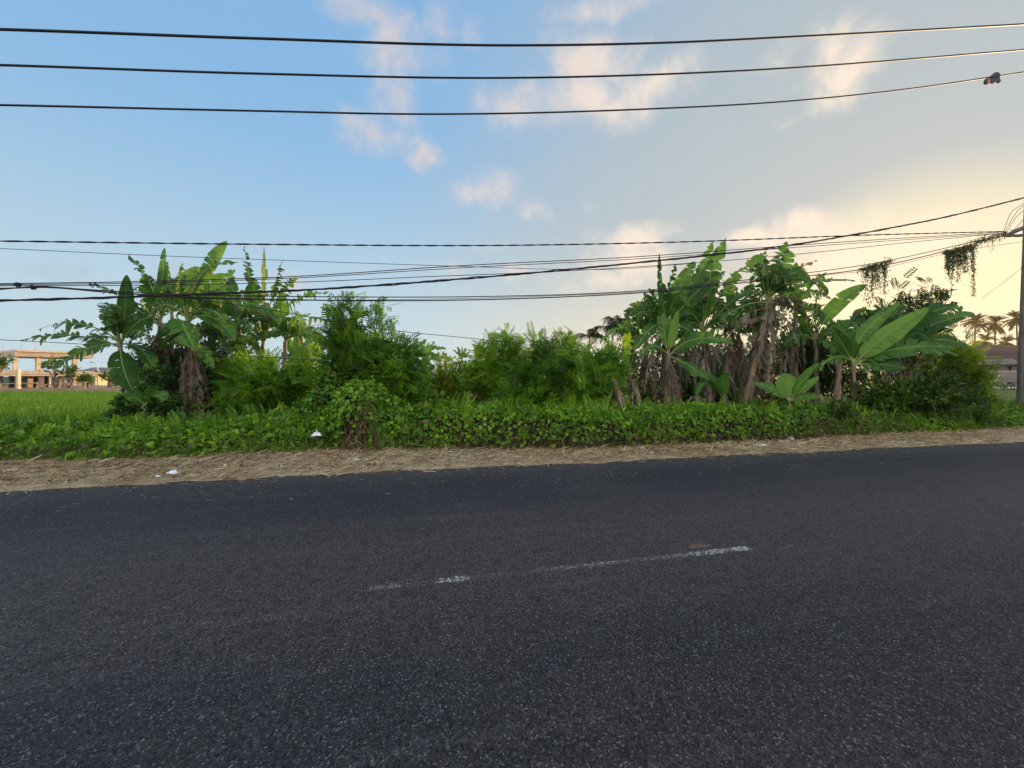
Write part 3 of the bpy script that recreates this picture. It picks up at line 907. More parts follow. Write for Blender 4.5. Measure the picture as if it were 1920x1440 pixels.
banana(BL + 'on a bare tan leaning trunk under a ragged leaf spike', 12.4, [(1388, 785), (1412, 690), (1442, 560)], [
    (1442, 562, 1445, 510, 1476, 452, 44, .6, {'tint': .3, 'dz': .2}),
    (1443, 562, 1460, 520, 1482, 470, 48, .2, {'tint': .4}),
    (1443, 565, 1465, 510, 1508, 505, 60, .25, {'tint': .35, 'dz': -.3}),
    (1443, 562, 1490, 500, 1532, 488, 26, .95, {'tint': .1, 'dry': .6}),
    (1443, 565, 1510, 515, 1606, 527, 20, .3, {'tint': .3, 'dz': .5}),
    (1442, 565, 1420, 520, 1436, 468, 36, .75, {'tint': .25, 'dry': .15}),
    (1440, 568, 1400, 560, 1352, 600, 40, .75, {'tint': .3, 'dry': .2}),
    (1444, 566, 1500, 530, 1560, 560, 26, .8, {'tint': .25}),
    (1442, 565, 1448, 530, 1460, 490, 56, .3, {'tint': .45}),
    (1442, 565, 1410, 530, 1380, 560, 36, .6, {'tint': .3}),
], r=.105, stemmat='tanstem', autodead=2, dead=[(1440, 575, 1428, 600, 1424, 700, 26), (1446, 575, 1450, 620, 1437, 735, 22), (1438, 580, 1385, 575, 1362, 650, 26), (1446, 580, 1480, 585, 1500, 650, 24),
                (1446, 570, 1500, 560, 1535, 625, 22), (1443, 575, 1432, 640, 1442, 720, 22), (1440, 590, 1400, 600, 1345, 612, 22), (1436, 600, 1465, 640, 1466, 710, 18), (1430, 620, 1400, 625, 1388, 690, 20),
                (1434, 640, 1450, 660, 1448, 730, 16), (1442, 570, 1475, 540, 1512, 575, 20)], group=G2, tone=.38)
banana(BL + 'with a bright pale upright leaf at the outer end of the right clump', 13.6, [(1182, 780), (1180, 700)], [
    (1180, 702, 1176, 660, 1176, 612, 24, .0, {'tint': .95, 'yaw': 0, 'fold': -.15}),
    (1180, 700, 1195, 640, 1192, 596, 24, .5, {'tint': .3}),
    (1180, 702, 1150, 680, 1128, 700, 26, .3, {'tint': .5}),
    (1181, 702, 1205, 670, 1225, 680, 26, .4, {'tint': .4}),
], r=.08, group=G2)
banana(BL + 'sapling with a round bright leaf low beside the leaning trunk', 11.4, [(1482, 775), (1481, 748)], [
    (1481, 750, 1474, 725, 1475, 700, 40, .0, {'tint': .85, 'yaw': 0., 'dz': .1, 'fold': .1}),
    (1482, 750, 1500, 715, 1536, 680, 24, .03, {'tint': .6}),
    (1482, 752, 1505, 728, 1535, 706, 20, .03, {'tint': .7}),
    (1482, 752, 1510, 738, 1540, 745, 20, .08, {'tint': .5, 'dz': -.5}),
    (1480, 752, 1455, 725, 1410, 718, 26, .08, {'tint': .55}),
    (1480, 750, 1462, 720, 1470, 700, 24, .05, {'tint': .45}),
], r=.045, group=G2)
banana(BL + 'sapling with one dark hanging blade between shaggy trunks', 12.0, [(1362, 785), (1358, 745)], [
    (1358, 748, 1352, 715, 1372, 702, 32, .05, {'tint': .5}),
    (1358, 748, 1345, 715, 1330, 705, 24, .1, {'tint': .4}),
    (1357, 748, 1315, 690, 1306, 745, 22, .0, {'tint': .4, 'dz': -.4}),
    (1357, 748, 1340, 700, 1300, 690, 22, .3, {'tint': .45}),
], r=.05, group=G2)
banana(BL + 'with a huge unbroken bright leaf rising toward the right', 12.8, [(1600, 790), (1602, 740), (1600, 680)], [
    (1602, 682, 1640, 640, 1742, 576, 42, .02, {'tint': .85, 'yaw': .1, 'dz': -.5, 'fold': .12}),
    (1598, 660, 1620, 610, 1688, 568, 28, .03, {'tint': .6, 'dz': .3}),
    (1604, 684, 1670, 640, 1790, 652, 48, .15, {'tint': .5, 'dz': -.8}),
    (1604, 684, 1700, 625, 1800, 668, 36, .3, {'tint': .45, 'dz': .4}),
    (1598, 682, 1580, 640, 1556, 612, 40, .2, {'tint': .4}),
    (1598, 682, 1570, 650, 1540, 640, 34, .25, {'tint': .4}),
    (1600, 684, 1650, 680, 1700, 690, 34, .2, {'tint': .4}),
    (1600, 682, 1595, 650, 1570, 600, 34, .2, {'tint': .5}),
], r=.10, group=G2, tone=.55)
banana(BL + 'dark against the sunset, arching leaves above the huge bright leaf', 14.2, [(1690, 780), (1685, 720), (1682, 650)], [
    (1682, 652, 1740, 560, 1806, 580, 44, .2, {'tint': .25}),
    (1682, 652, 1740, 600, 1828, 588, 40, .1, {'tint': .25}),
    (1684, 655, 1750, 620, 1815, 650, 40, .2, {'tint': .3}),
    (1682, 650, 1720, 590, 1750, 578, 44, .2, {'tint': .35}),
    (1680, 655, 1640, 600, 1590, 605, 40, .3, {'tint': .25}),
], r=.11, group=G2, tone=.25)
banana(BL + 'with a single long leaf curving up under the hanging creeper', 14.0, [(1530, 780), (1530, 700), (1528, 625)], [
    (1528, 640, 1550, 570, 1624, 533, 40, .08, {'tint': .45, 'pet': .22}),
    (1528, 636, 1528, 600, 1534, 540, 18, .6, {'tint': .25, 'pet': .4}),
    (1528, 640, 1560, 600, 1610, 606, 26, .3, {'tint': .3}),
    (1528, 640, 1500, 610, 1470, 650, 36, .4, {'tint': .3}),
    (1528, 640, 1495, 580, 1500, 560, 30, .4, {'tint': .3}),
], r=.09, group=G2, tone=.35)


# cut and leaning stumps
def stump(label, D, a, b, r, mat='tanstem'):
    A, B = P(*a, D), P(*b, D); A[2] = 0.
    root = thing('banana_stump', label, 'tree stump', A, 'cut banana stumps among the creepers')
    mb = MB(); stem_tube(mb, [A, (A + B) / 2, B], r, r * .8, n=10, wob=.008)
    k = 9
    t = rng.random(k); pos = A + (B - A) * t[:, None] + nz(rng.normal(size=(k, 3)) * [1, 1, 0]) * r
    mb.scatter(STRAW, pos, -UP + rng.normal(0, .35, (k, 3)), np.array([0, -1., .2]) + rng.normal(0, .3, (k, 3)), rng.uniform(.2, .5, k), rng.random(k), .1, 1, 2.2)
    mb.build('trunk', [M[mat], M['deadleaf']], root)
    


stump('pale tan stump leaning left, just before the bright upright leaf', 11.6, (1186, 775), (1148, 706), .11)
stump('grey brown shaggy stump leaning left beside the paler leaning one', 12.0, (1212, 782), (1186, 712), .11, 'pseudo')
stump('grey leaning stump in the gap behind the shaggy trunks', 13.5, (1348, 785), (1370, 650), .10)
stump('upright tan cut stump standing under the huge bright leaf', 12.6, (1566, 785), (1574, 672), .09)
stump('short dark stump at the foot of the fringed banana plant', 12.3, (1310, 790), (1306, 742), .12, 'pseudo')

# far bananas in the gap of the plot
def far_banana(label, D, c, fan, w, tint):
    banana(BL + label, D, [(c[0], c[1] + 60), (c[0], c[1])], [(c[0], c[1], (c[0] * 1.0 + x) / 2 + (x - c[0]) * .1, (c[1] + y) / 2 - abs(x - c[0]) * .25, x, y, w, .15, {'tint': tint}) for x, y in fan],
           r=.12, group='banana plants seen far back in the gap')


far_banana('small and distant, stubby dark leaf fan over the yellow bush', 30, (866, 672), [(850, 656), (858, 650), (866, 648), (874, 652), (882, 660), (888, 668)], 8, .3)
far_banana('behind the tall feathery shrub, leaves leaning right', 21, (765, 672), [(783, 633), (800, 636), (820, 650), (838, 655), (745, 655), (822, 668), (760, 640)], 17, .4)
banana(BL + 'with a sunlit brown dead leaf hanging in the gap', 17, [(792, 780), (790, 690)], [
    (790, 690, 770, 650, 735, 660, 30, .4, {'tint': .6}), (790, 690, 815, 660, 850, 672, 28, .4, {'tint': .6}), (790, 690, 800, 650, 815, 640, 24, .4, {'tint': .6})],
    r=.1, dead=[(788, 690, 772, 680, 768, 725, 22), (790, 690, 802, 682, 806, 722, 22), (789, 692, 786, 700, 784, 735, 22)], group='banana plants seen far back in the gap')

# ---------------------------------------------------------------- feathery shrubs and thickets
SG = 'feathery shrubs in the middle of the plot'
shrub('feathery_shrub', 'tall feathery shrub left of the gap, thin sprays standing above its dark top', 'shrub', 10.8, (690, 800),
      [(650, 670, 50, 65), (705, 690, 55, 60), (640, 730, 60, 60), (735, 735, 60, 50), (638, 612, 22, 32), (682, 632, 30, 22), (765, 695, 40, 45), (725, 655, 24, 18), (610, 690, 30, 40)], 130, 22, FROND, .36, 'fern', SG,
      sprigs=[(648, 562), (655, 575), (704, 572), (710, 590), (632, 585), (760, 640), (618, 620), (740, 625)], tone=.54)
shrub('feathery_shrub', 'soft green feathery shrub in front of the left clump, sunlit yellow along its top', 'shrub', 12.4, (500, 790),
      [(470, 710, 60, 60), (540, 700, 55, 50), (500, 750, 80, 45), (575, 740, 40, 50), (440, 740, 40, 40)], 90, 22, FROND, .34, 'fern', SG, tone=.5)
shrub('feathery_shrub', 'rounded feathery shrub at the centre of the plot with pale thin twigs on top', 'shrub', 13.0, (940, 790),
      [(940, 690, 60, 45), (910, 720, 55, 45), (985, 715, 50, 50), (950, 655, 50, 26)], 85, 22, FROND, .33, 'fern', SG,
      sprigs=[(925, 632), (945, 622), (955, 636), (900, 645), (978, 640)], tone=.66)
shrub('feathery_shrub', 'blue green feathery shrub just in front of the rounded one', 'shrub', 11.6, (985, 800),
      [(985, 735, 55, 45), (1020, 700, 45, 45), (960, 765, 50, 30), (1030, 750, 45, 40)], 80, 22, FROND, .32, 'fern', SG, sprigs=[(1010, 645), (1030, 650)], tone=.45)
shrub('feathery_shrub', 'bright green feathery shrub leaning against the right banana clump', 'shrub', 12.0, (1100, 800),
      [(1075, 700, 50, 45), (1110, 725, 48, 60), (1140, 700, 30, 50), (1080, 755, 50, 40)], 85, 22, FROND, .34, 'fern', SG,
      sprigs=[(1052, 640), (1060, 628), (1085, 645), (1000, 640)], tone=.62)
shrub('feathery_shrub', 'darker feathery shrub with thin twigs between the centre shrubs', 'shrub', 14.5, (1040, 790),
      [(1030, 690, 50, 40), (1060, 670, 40, 30), (1000, 675, 40, 30)], 60, 18, FROND, .34, 'fern', SG, sprigs=[(1048, 632), (1065, 640), (1035, 645)], tone=.4)
shrub('yellow_bush', 'yellow green bush lit by the sun in the gap behind the creepers', 'shrub', 13.6, (835, 780),  # thickets block the sun here; its glow is in the leaf colour
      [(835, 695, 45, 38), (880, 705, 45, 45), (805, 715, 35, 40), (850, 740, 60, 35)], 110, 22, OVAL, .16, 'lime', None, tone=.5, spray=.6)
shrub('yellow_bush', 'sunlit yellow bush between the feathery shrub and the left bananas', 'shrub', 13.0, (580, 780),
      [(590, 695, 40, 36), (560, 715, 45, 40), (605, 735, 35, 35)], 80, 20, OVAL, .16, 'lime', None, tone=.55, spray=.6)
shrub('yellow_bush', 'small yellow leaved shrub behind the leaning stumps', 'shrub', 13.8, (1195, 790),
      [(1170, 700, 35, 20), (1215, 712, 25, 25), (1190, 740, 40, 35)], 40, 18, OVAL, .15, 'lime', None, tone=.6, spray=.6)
BG = 'dark thickets behind the banana clumps'
for i, (lab, D, ft, bl, nb, tmpl, sz, mt, tn) in enumerate([
    ('dark creeper thicket smothering the trunks of the left clump', 12.9, (330, 790), [(270, 730, 55, 60, .3, .7), (320, 710, 60, 80, .4, .7), (410, 720, 60, 80, 0, .8), (300, 680, 50, 50, .5, .7), (395, 670, 40, 50, .4, .7), (440, 745, 50, 50, 0, .8)], 190, HEART, .12, 'dark', .5),
    ('dark leafy tangle hanging high between the left clump stems', 13.9, (350, 790), [(265, 690, 40, 60, 0, .8), (320, 660, 50, 55, 0, .8), (390, 650, 50, 55, 0, .8), (440, 690, 45, 60, 0, .8)], 130, OVAL, .17, 'dark', .5),
    ('low dark bush spilling from the left clump toward the rice field', 12.2, (250, 790), [(235, 768, 38, 26), (262, 745, 38, 50), (305, 755, 50, 45), (350, 765, 45, 30), (290, 710, 28, 40)], 120, HEART, .12, 'dark', .6),
    ('broad dark thicket behind the shaggy trunks of the right clump', 16.5, (1330, 790), [(1260, 720, 70, 70), (1340, 720, 80, 80), (1420, 730, 70, 60), (1300, 690, 60, 50), (1400, 700, 60, 40)], 170, OVAL, .2, 'dark', .45),
    ('dark twiggy tree behind the ragged banana spike', 15.5, (1500, 790), [(1490, 640, 60, 70), (1540, 680, 60, 70), (1480, 720, 60, 60), (1590, 640, 45, 45), (1560, 740, 70, 50), (1530, 620, 50, 50), (1460, 760, 60, 40), (1490, 600, 55, 40), (1630, 715, 60, 45), (1600, 690, 40, 40)], 340, OVAL, .18, 'dark', .4),
    ('dark green bush under the big bright leaf', 12.5, (1700, 790), [(1640, 728, 55, 36, 0, .8), (1700, 722, 65, 40, 0, .8), (1760, 722, 60, 52, 0, .9), (1590, 755, 40, 28, 0, .7), (1800, 745, 45, 45), (1720, 760, 90, 35), (1640, 765, 60, 35)], 230, OVAL, .17, 'bush', .35),
    ('grey green bush behind the left end of the right clump', 19.0, (1140, 780), [(1120, 680, 50, 45), (1160, 670, 45, 45), (1200, 700, 60, 60)], 80, OVAL, .2, 'bush', .35),
    ('mid green leafy bush filling the dip left of the centre shrubs', 17.0, (800, 790), [(790, 730, 50, 45), (840, 735, 55, 40), (880, 725, 40, 40), (770, 700, 30, 30)], 110, OVAL, .16, 'bush', .62),
    ('leafy bush between the left clump and the tall feathery shrub', 13.4, (575, 790), [(560, 735, 45, 45), (600, 720, 40, 55), (520, 745, 45, 40), (590, 770, 50, 30)], 110, OVAL, .16, 'bush', .5),
    ('tangled bush among the trunks of the right clump', 14.6, (1290, 790), [(1230, 735, 45, 50), (1290, 730, 50, 60), (1350, 740, 50, 50), (1400, 740, 40, 45)], 130, OVAL, .17, 'bush', .42),
    ('tall dim thicket far behind the right clump', 20.0, (1350, 790), [(1220, 680, 60, 55), (1300, 670, 70, 55), (1390, 680, 70, 45), (1470, 670, 60, 60), (1560, 660, 70, 60), (1640, 680, 70, 50)], 200, OVAL, .24, 'dark', .5),
    ('shaded thicket closing the back of the gap', 22.0, (930, 780), [(900, 710, 70, 50), (980, 695, 80, 40), (1060, 695, 80, 45), (820, 715, 60, 45), (760, 705, 50, 45)], 150, OVAL, .24, 'bush', .5),
    ('leafy thicket behind the tall feathery shrub', 18.0, (700, 790), [(660, 720, 70, 60), (740, 720, 60, 55), (600, 740, 60, 40)], 90, OVAL, .22, 'bush', .45)]):
    shrub('thicket', lab, 'thicket', D, ft, bl, nb, 30, tmpl, sz, mt, BG, tone=tn, spray=.7)
shrub('compound_leaf_tree', 'small tree with open sprays of compound leaves against the sunset', 'tree', 17.5, (1700, 790),
      [(1690, 590, 60, 35), (1740, 560, 45, 30), (1650, 610, 50, 30), (1690, 650, 110, 50), (1770, 600, 40, 25), (1640, 650, 60, 40)], 110, 13, PINNATE, .42, 'bush', None,
      sprigs=[(1683, 535), (1705, 545), (1650, 560), (1765, 555), (1775, 562), (1740, 528)], tone=.35, stem_r=.06)
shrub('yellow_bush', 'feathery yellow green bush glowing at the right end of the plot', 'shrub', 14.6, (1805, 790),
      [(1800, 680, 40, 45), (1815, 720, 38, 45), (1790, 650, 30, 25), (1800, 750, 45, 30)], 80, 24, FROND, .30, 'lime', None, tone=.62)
PG = 'slender palms behind the right banana clump'
palm('slender_palm', 'small palm with thin drooping fronds blown to the right behind the pale upright leaf', 20, (1140, 760), (1150, 622), 20, 1.7, PG, wind=.35, trunk_r=.05, lw=1.1, droop=1.3, spread=(.2, 1.4))
palm('slender_palm', 'grey palm top with folded drooping fronds at the edge of the gap', 22, (1100, 760), (1105, 632), 14, 1.2, PG, wind=.25, droop=1.5, trunk_r=.05, lw=1.1, spread=(.1, 1.3))
CG = 'coconut palms standing behind the tiled house'
for (x, y, lab) in [(1829, 604, 'nearest the banana clump'), (1866, 606, 'between the other two'), (1906, 598, 'behind the utility pole')]:
    palm('coconut_palm', 'coconut palm silhouetted in the sunset, ' + lab, 112, (x + rng.uniform(-4, 4), 722), (x, y), 30, 3.3, CG, trunk_r=.22, droop=.45, lw=2.6, spread=(-1.1, 1.35))
palm('coconut_palm', 'shorter coconut palm in front of the silhouetted row', 104, (1846, 722), (1847, 640), 26, 3.0, CG, trunk_r=.2, droop=.45, lw=2.6, spread=(-1.1, 1.35))
palm('coconut_palm', 'shorter coconut palm low beside the utility pole', 106, (1888, 722), (1889, 642), 26, 3.0, CG, trunk_r=.2, droop=.45, lw=2.6, spread=(-1.1, 1.35))
for k, (x, y, rx, D) in enumerate([(1800, 680, 60, 80), (1880, 678, 60, 82), (1960, 675, 70, 84), (2050, 670, 70, 80)]):
    shrub('far_tree', ['round dark tree left behind the tiled house roof', 'dark tree in the middle behind the tiled house roof', 'dark tree hidden behind the utility pole', 'dark tree beyond the right edge of the view'][k],
          'tree', D, (x, 735), [(x, y, rx, 28, 0, 3), (x + 10, y + 25, rx, 35, 0, 3)], 70, 16, OVAL, 1.3, 'dark', 'dark trees behind the tiled house', tone=.4, stem_r=.2)
# unseen trees added past the right edge to keep low sun off the road
for k, (x, y, D, rx, ry) in enumerate([(2230, 640, 15, 150, 110), (2480, 630, 17, 150, 120)]):
    shrub('far_tree', ['leafy roadside tree just past the utility pole', 'second leafy roadside tree past the utility pole'][k],
          'tree', D, (x, 780), [(x, y, rx, ry, 0, 2.), (x + 30, y + 60, rx, 80, 0, 2.)], 70, 40, OVAL, .3, 'bush', 'roadside trees past the pole', stem_r=.1)

# ---------------------------------------------------------------- creeper bank along the verge
H_T = np.array([-40, -16, -7.35, -4.6, -2.5, -1.0, 0.5, 2.0, 3.5, 4.77, 8.9, 11, 14, 20, 45])
H_H = np.array([.40, .42, .44, .48, .56, .75, .80, .70, .62, .64, .60, .52, .50, .48, .45])
RISE = np.array([1.5, 1.5, 1.4, 1.3, 1.1, .6, .5, .35, .25, .25, .30, .5, .7, .9, 1.])
W_B = np.array([4.5, 4.5, 4.2, 4.2, 4.2, 4.0, 4, 4, 3.6, 3.2, 3.4, 3.8, 4, 4, 4])


def bank_z(s, dn):
    h = np.interp(s, H_T, H_H); rise = np.interp(s, H_T, RISE)
    q = np.clip(dn / rise, 0, 1)
    z = h * (1 - (1 - q) ** 2.2)
    p = np.stack([s, dn, 0 * s], 1)
    z = z * (1 + .24 * lump(p, 1.1) * q + .20 * lump(p, 2.9) * q)
    back = np.interp(s, H_T, W_B)
    return np.maximum(z * np.clip((back + 1.0 - dn) / 1.2, 0.12, 1), 0.0)


def bank_pts(s, dn): 
    wob = .27 * lump(np.stack([s, 0 * s, 0 * s], 1), 1.6) + .07 * lump(np.stack([s, 0 * s, 0 * s], 1), 5)
    p = road_pt(s, nfront(s) + wob + dn)
    p[:, 2] = bank_z(s, dn)
    return p


bank = MB()
ss = np.linspace(-24, 30, 420); dd = np.concatenate([np.linspace(0, .6, 9), np.linspace(.75, 5.2, 16)])
gs, gd = np.meshgrid(ss, dd)
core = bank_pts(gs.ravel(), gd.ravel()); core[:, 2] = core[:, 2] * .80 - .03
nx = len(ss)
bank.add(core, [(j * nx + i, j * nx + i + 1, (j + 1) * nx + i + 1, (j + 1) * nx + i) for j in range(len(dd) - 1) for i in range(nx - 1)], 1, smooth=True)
n = 84000
s = rng.uniform(-22, 26, n) if False else np.concatenate([rng.uniform(-13, 13, int(n * .8)), rng.uniform(13, 26, n - int(n * .8))])
back = np.interp(s, H_T, W_B)
dn = rng.random(n) ** 1.7 * (back + .6) - .05
e = .04
p0 = bank_pts(s, dn)
gz = (bank_z(s, dn + e) - bank_z(s, np.maximum(dn - e, 0))) / (2 * e)
nrm = nz(-RN[None] * np.clip(gz, 0, 6)[:, None] + UP)
drop = rng.random(n) ** 2 * np.where(dn < .5, .5, .25) * p0[:, 2]
p0[:, 2] += rng.normal(0, .035, n) - drop + .02
p0[:, 2] = np.maximum(p0[:, 2], .03)
# the right hand bank is browned and bare at its foot
foot = (s > .8) & (dn < .30) & (p0[:, 2] < np.interp(s, [0, 3, 9, 12], [.18, .28, .22, .10]))
keep = ~(foot & (rng.random(n) < .72))
gap = lump(np.stack([s, dn * 1.2, 0 * s], 1), 2.2)
keep &= ~((gap < -.55) & (rng.random(n) < .5))
side = rng.normal(0, .7, (n, 3))
fwd = nrm * .25 - UP * .35 - RN * .45 + side * .75
tint = .46 + .17 * lump(p0, 1.0) + rng.normal(0, .13, n) + np.where(s > 2.5, .05, 0) + np.where(s < -7, -.10, 0)
sz = np.where(s < -1.5, .088, .076) * np.clip(np.exp(rng.normal(0, .36, n)), .4, 1.6)
dryv = np.where(rng.random(n) < .025, .8, 0.) + np.where(foot, .3, 0)
bank.scatter(HEART, p0[keep], fwd[keep], (nrm + rng.normal(0, .45, (n, 3)))[keep], sz[keep], np.clip(tint, 0, 1)[keep], dryv[keep], 0)
# thin wiry stems at the foot
k = 6500
s = np.where(rng.random(k) < .75, rng.uniform(.5, 13, k), rng.uniform(-12, .5, k)); dn = rng.uniform(-.06, .26, k)
q = bank_pts(s, dn); q[:, 2] = rng.uniform(.02, .45, k) * np.clip(q[:, 2] * 3, .2, 1)
bank.scatter(STRAW, q, UP * .8 + rng.normal(0, .55, (k, 3)), -RN + rng.normal(0, .5, (k, 3)), rng.uniform(.12, .4, k), rng.uniform(0, .55, k), .2, 2, .42)
# loose tendrils reaching out of the bank
k = 700
s = rng.uniform(-12, 14, k); dn = rng.random(k) * 3
q = bank_pts(s, dn)
bank.scatter(FROND, q, UP * .9 + rng.normal(0, .6, (k, 3)), rng.normal(0, 1, (k, 3)), rng.uniform(.15, .38, k), .5 + rng.normal(0, .15, k), 0, 0)
# taller shoots and mixed weeds standing out of the bank in patches
k = 5200
s = rng.uniform(-13, 15, k); dn = rng.random(k) ** 1.5 * 3
pat = lump(np.stack([s, dn, 0 * s], 1), 1.5)
okp = pat + rng.normal(0, .15, k) > .15
q = bank_pts(s, dn); q[:, 2] += rng.random(k) * .10
bank.scatter(OVAL, q[okp], (UP * .7 + rng.normal(0, .7, (k, 3)))[okp], (UP + rng.normal(0, .8, (k, 3)))[okp], rng.uniform(.07, .2, okp.sum()), np.clip(.62 + rng.normal(0, .14, okp.sum()), 0, 1), np.where(rng.random(okp.sum()) < .06, .7, 0), 0, .9)
k = 1500
s = rng.uniform(-13, 12, k); dn = rng.random(k) * 3.2
okp = lump(np.stack([s, dn, 0 * s], 1), 1.2) < -.15
q = bank_pts(s, dn); q[:, 2] *= .7
bank.scatter(BLADE, q[okp], (UP + rng.normal(0, .5, (k, 3)))[okp], rng.normal(0, 1, (okp.sum(), 3)), rng.uniform(.2, .5, okp.sum()), np.clip(.6 + rng.normal(0, .14, okp.sum()), 0, 1), np.where(rng.random(okp.sum()) < .15, .8, 0), 0, .7)
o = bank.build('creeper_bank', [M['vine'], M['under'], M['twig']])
tag(o, 'bank of heart leaved creepers running along the dry verge', 'creepers', kind='stuff')


# creeper covered mound with dead stems showing (in front of the tall feathery shrub)
def mound(label, D, blobs, n, tone, sz=.1, stems=None, bare=None):
    c = P(blobs[0][0], blobs[0][1], D); c[2] = 0
    root = thing('creeper_mound', label, 'creepers', c, 'creeper mounds')
    lf, co = MB(), MB()
    tot = sum(b[2] * b[3] for b in blobs)
    for b in blobs:
        cc = P(b[0], b[1], D + (b[4] if len(b) > 4 else 0)); rx, rz = b[2] * D / F, b[3] * D / F; ry = (rx + rz) / 2 * .8
        k = int(n * b[2] * b[3] / tot)
        d = nz(rng.normal(size=(k, 3))); d[:, 1] = np.where(rng.random(k) < .6, -abs(d[:, 1]), d[:, 1])
        rr = 1 + .14 * lump(d + b[0], 2.2) + .10 * lump(d + b[1], 5) + rng.normal(0, .05, k) - .25 * rng.random(k) ** 3
        q = cc + d * rr[:, None] * [rx, ry, rz]
        ok = q[:, 2] > .04
        if bare is not None:
            u = (q[:, 0] - P(bare[0], 0, D)[0]) / (bare[2] * D / F); v = (q[:, 2] - P(0, bare[1], D)[2]) / (bare[3] * D / F)
            ok &= ~((u * u + v * v + .5 * lump(q, 3) < 1) & (d[:, 1] < 0.1) & (rng.random(k) < .8))
        f = d * .3 - UP * .6 + rng.normal(0, .5, (k, 3))
        t = tone + .16 * lump(q, 1.6) + rng.normal(0, .12, k)
        lf.scatter(HEART, q[ok], f[ok], (d + rng.normal(0, .4, (k, 3)))[ok], sz * rng.uniform(.6, 1.3, ok.sum()), np.clip(t, 0, 1)[ok], np.where(rng.random(ok.sum()) < .03, .8, 0), 0)
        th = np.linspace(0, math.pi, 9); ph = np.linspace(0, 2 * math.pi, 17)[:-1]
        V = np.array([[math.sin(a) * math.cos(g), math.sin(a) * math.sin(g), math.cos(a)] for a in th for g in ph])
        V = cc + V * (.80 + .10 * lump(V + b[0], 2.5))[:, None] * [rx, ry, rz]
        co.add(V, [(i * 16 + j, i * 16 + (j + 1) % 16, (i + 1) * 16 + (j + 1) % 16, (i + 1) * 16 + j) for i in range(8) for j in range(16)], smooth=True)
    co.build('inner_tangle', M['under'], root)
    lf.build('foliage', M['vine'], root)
    if stems:
        sm = MB()
        for (x0, y0, x1, y1) in stems:
            for r_ in range(3):
                A = P(x0 + rng.normal(0, 5), y0, D - rng.uniform(.5, .75)); B = P(x1 + rng.normal(0, 6), y1, D - rng.uniform(.35, .65))
                t = np.linspace(0, 1, 9); S = bez(A, (A + B) / 2 + rng.normal(0, .08, 3), B, t)
                sm.tube(S, np.linspace(.012, .005, 9), 4, 0, cap=False)
                kk = 16
                qq = bez(A, (A + B) / 2, B, rng.random(kk)) + rng.normal(0, .05, (kk, 3))
                sm.scatter(STRAW, qq, -UP + rng.normal(0, .6, (kk, 3)), rng.normal(0, 1, (kk, 3)), rng.uniform(.08, .25, kk), rng.random(kk) * .6, .2, 1, .7)
        sm.build('dry_stem', [M['twig'], M['straw']], root)
    return root


mound('creeper draped mound at the road edge with dead brown stems bared in front', 9.55, [(682, 785, 58, 72), (722, 798, 48, 58), (640, 815, 40, 45), (690, 760, 40, 40)], 5200, .5, .10,
      [(660, 845, 668, 760), (680, 850, 684, 745), (695, 850, 690, 750), (650, 845, 655, 790), (708, 848, 705, 770), (672, 850, 676, 740)], (680, 820, 24, 42))
mound('dark creeper mound at the left foot of the tall feathery shrub', 10.3, [(600, 785, 45, 55), (628, 755, 40, 60), (575, 815, 42, 32), (550, 800, 45, 25)], 3600, .36, .10)
mound('bright creeper mound to the right of the bare brown stems', 9.7, [(800, 815, 55, 40), (765, 800, 50, 42), (840, 822, 40, 30)], 3200, .62, .10)
mound('broad leaved creeper mound sloping up behind the bank in the gap', 11.2, [(790, 770, 60, 40), (740, 755, 45, 45), (850, 790, 60, 25)], 3200, .5, .12)

# ---------------------------------------------------------------- rough grass and low plants at the right end
gr = MB()
k = 5200
s = rng.uniform(10.2, 28, k); dn = rng.random(k) ** 1.3 * 4.2 - .1
q = bank_pts(s, dn); q[:, 2] *= .6
gr.scatter(BLADE, q, UP * .9 + rng.normal(0, .65, (k, 3)), rng.normal(0, 1, (k, 3)), rng.uniform(.25, .75, k), np.clip(.45 + .15 * lump(q, .8) + rng.normal(0, .15, k), 0, 1), np.where(rng.random(k) < .12, .8, 0), 0, .8)
k = 4200
s = rng.uniform(-13, 14, k); dn = rng.uniform(-.1, .35, k) - .45 * np.clip(lump(np.stack([s, 0 * s, 0 * s], 1), 2.3), 0, 1) * rng.random(k)
q = bank_pts(s, dn); q[:, 2] *= .3
gr.scatter(BLADE, q, UP + rng.normal(0, .6, (k, 3)), rng.normal(0, 1, (k, 3)), rng.uniform(.10, .30, k), np.clip(.4 + rng.normal(0, .15, k), 0, 1), np.where(rng.random(k) < .35, .8, 0), 0, 1.)
o = gr.build('rough_grass', M['grass'])
tag(o, 'rough long grass growing through the creepers and the verge', 'grass', kind='stuff')
LG = 'low weeds in the grass at the right end'
for i, (x, y, lab) in enumerate([(1575, 770, 'below the tan upright stump'), (1605, 790, 'in front below the big leaf'), (1690, 795, 'at the front edge right of the big leaf'), (1760, 792, 'at the front edge below the dark bush'), (1825, 778, 'behind the front edge close to the pole'), (1640, 775, 'under the huge bright leaf'), (1710, 778, 'before the dark bush'), (1780, 780, 'below the glowing yellow bush'), (1850, 785, 'nearest the utility pole')]):
    shrub('weed_clump', 'leafy weed clump in the long grass ' + lab, 'weeds', 11.4 + i * .35, (x, y + 25), [(x, y, 42, 26), (x + 20, y + 15, 40, 20)], 40, 22, OVAL, .13, 'bush', LG, tone=.5 + rng.uniform(-.12, .15), stem_r=.012, spray=.7)

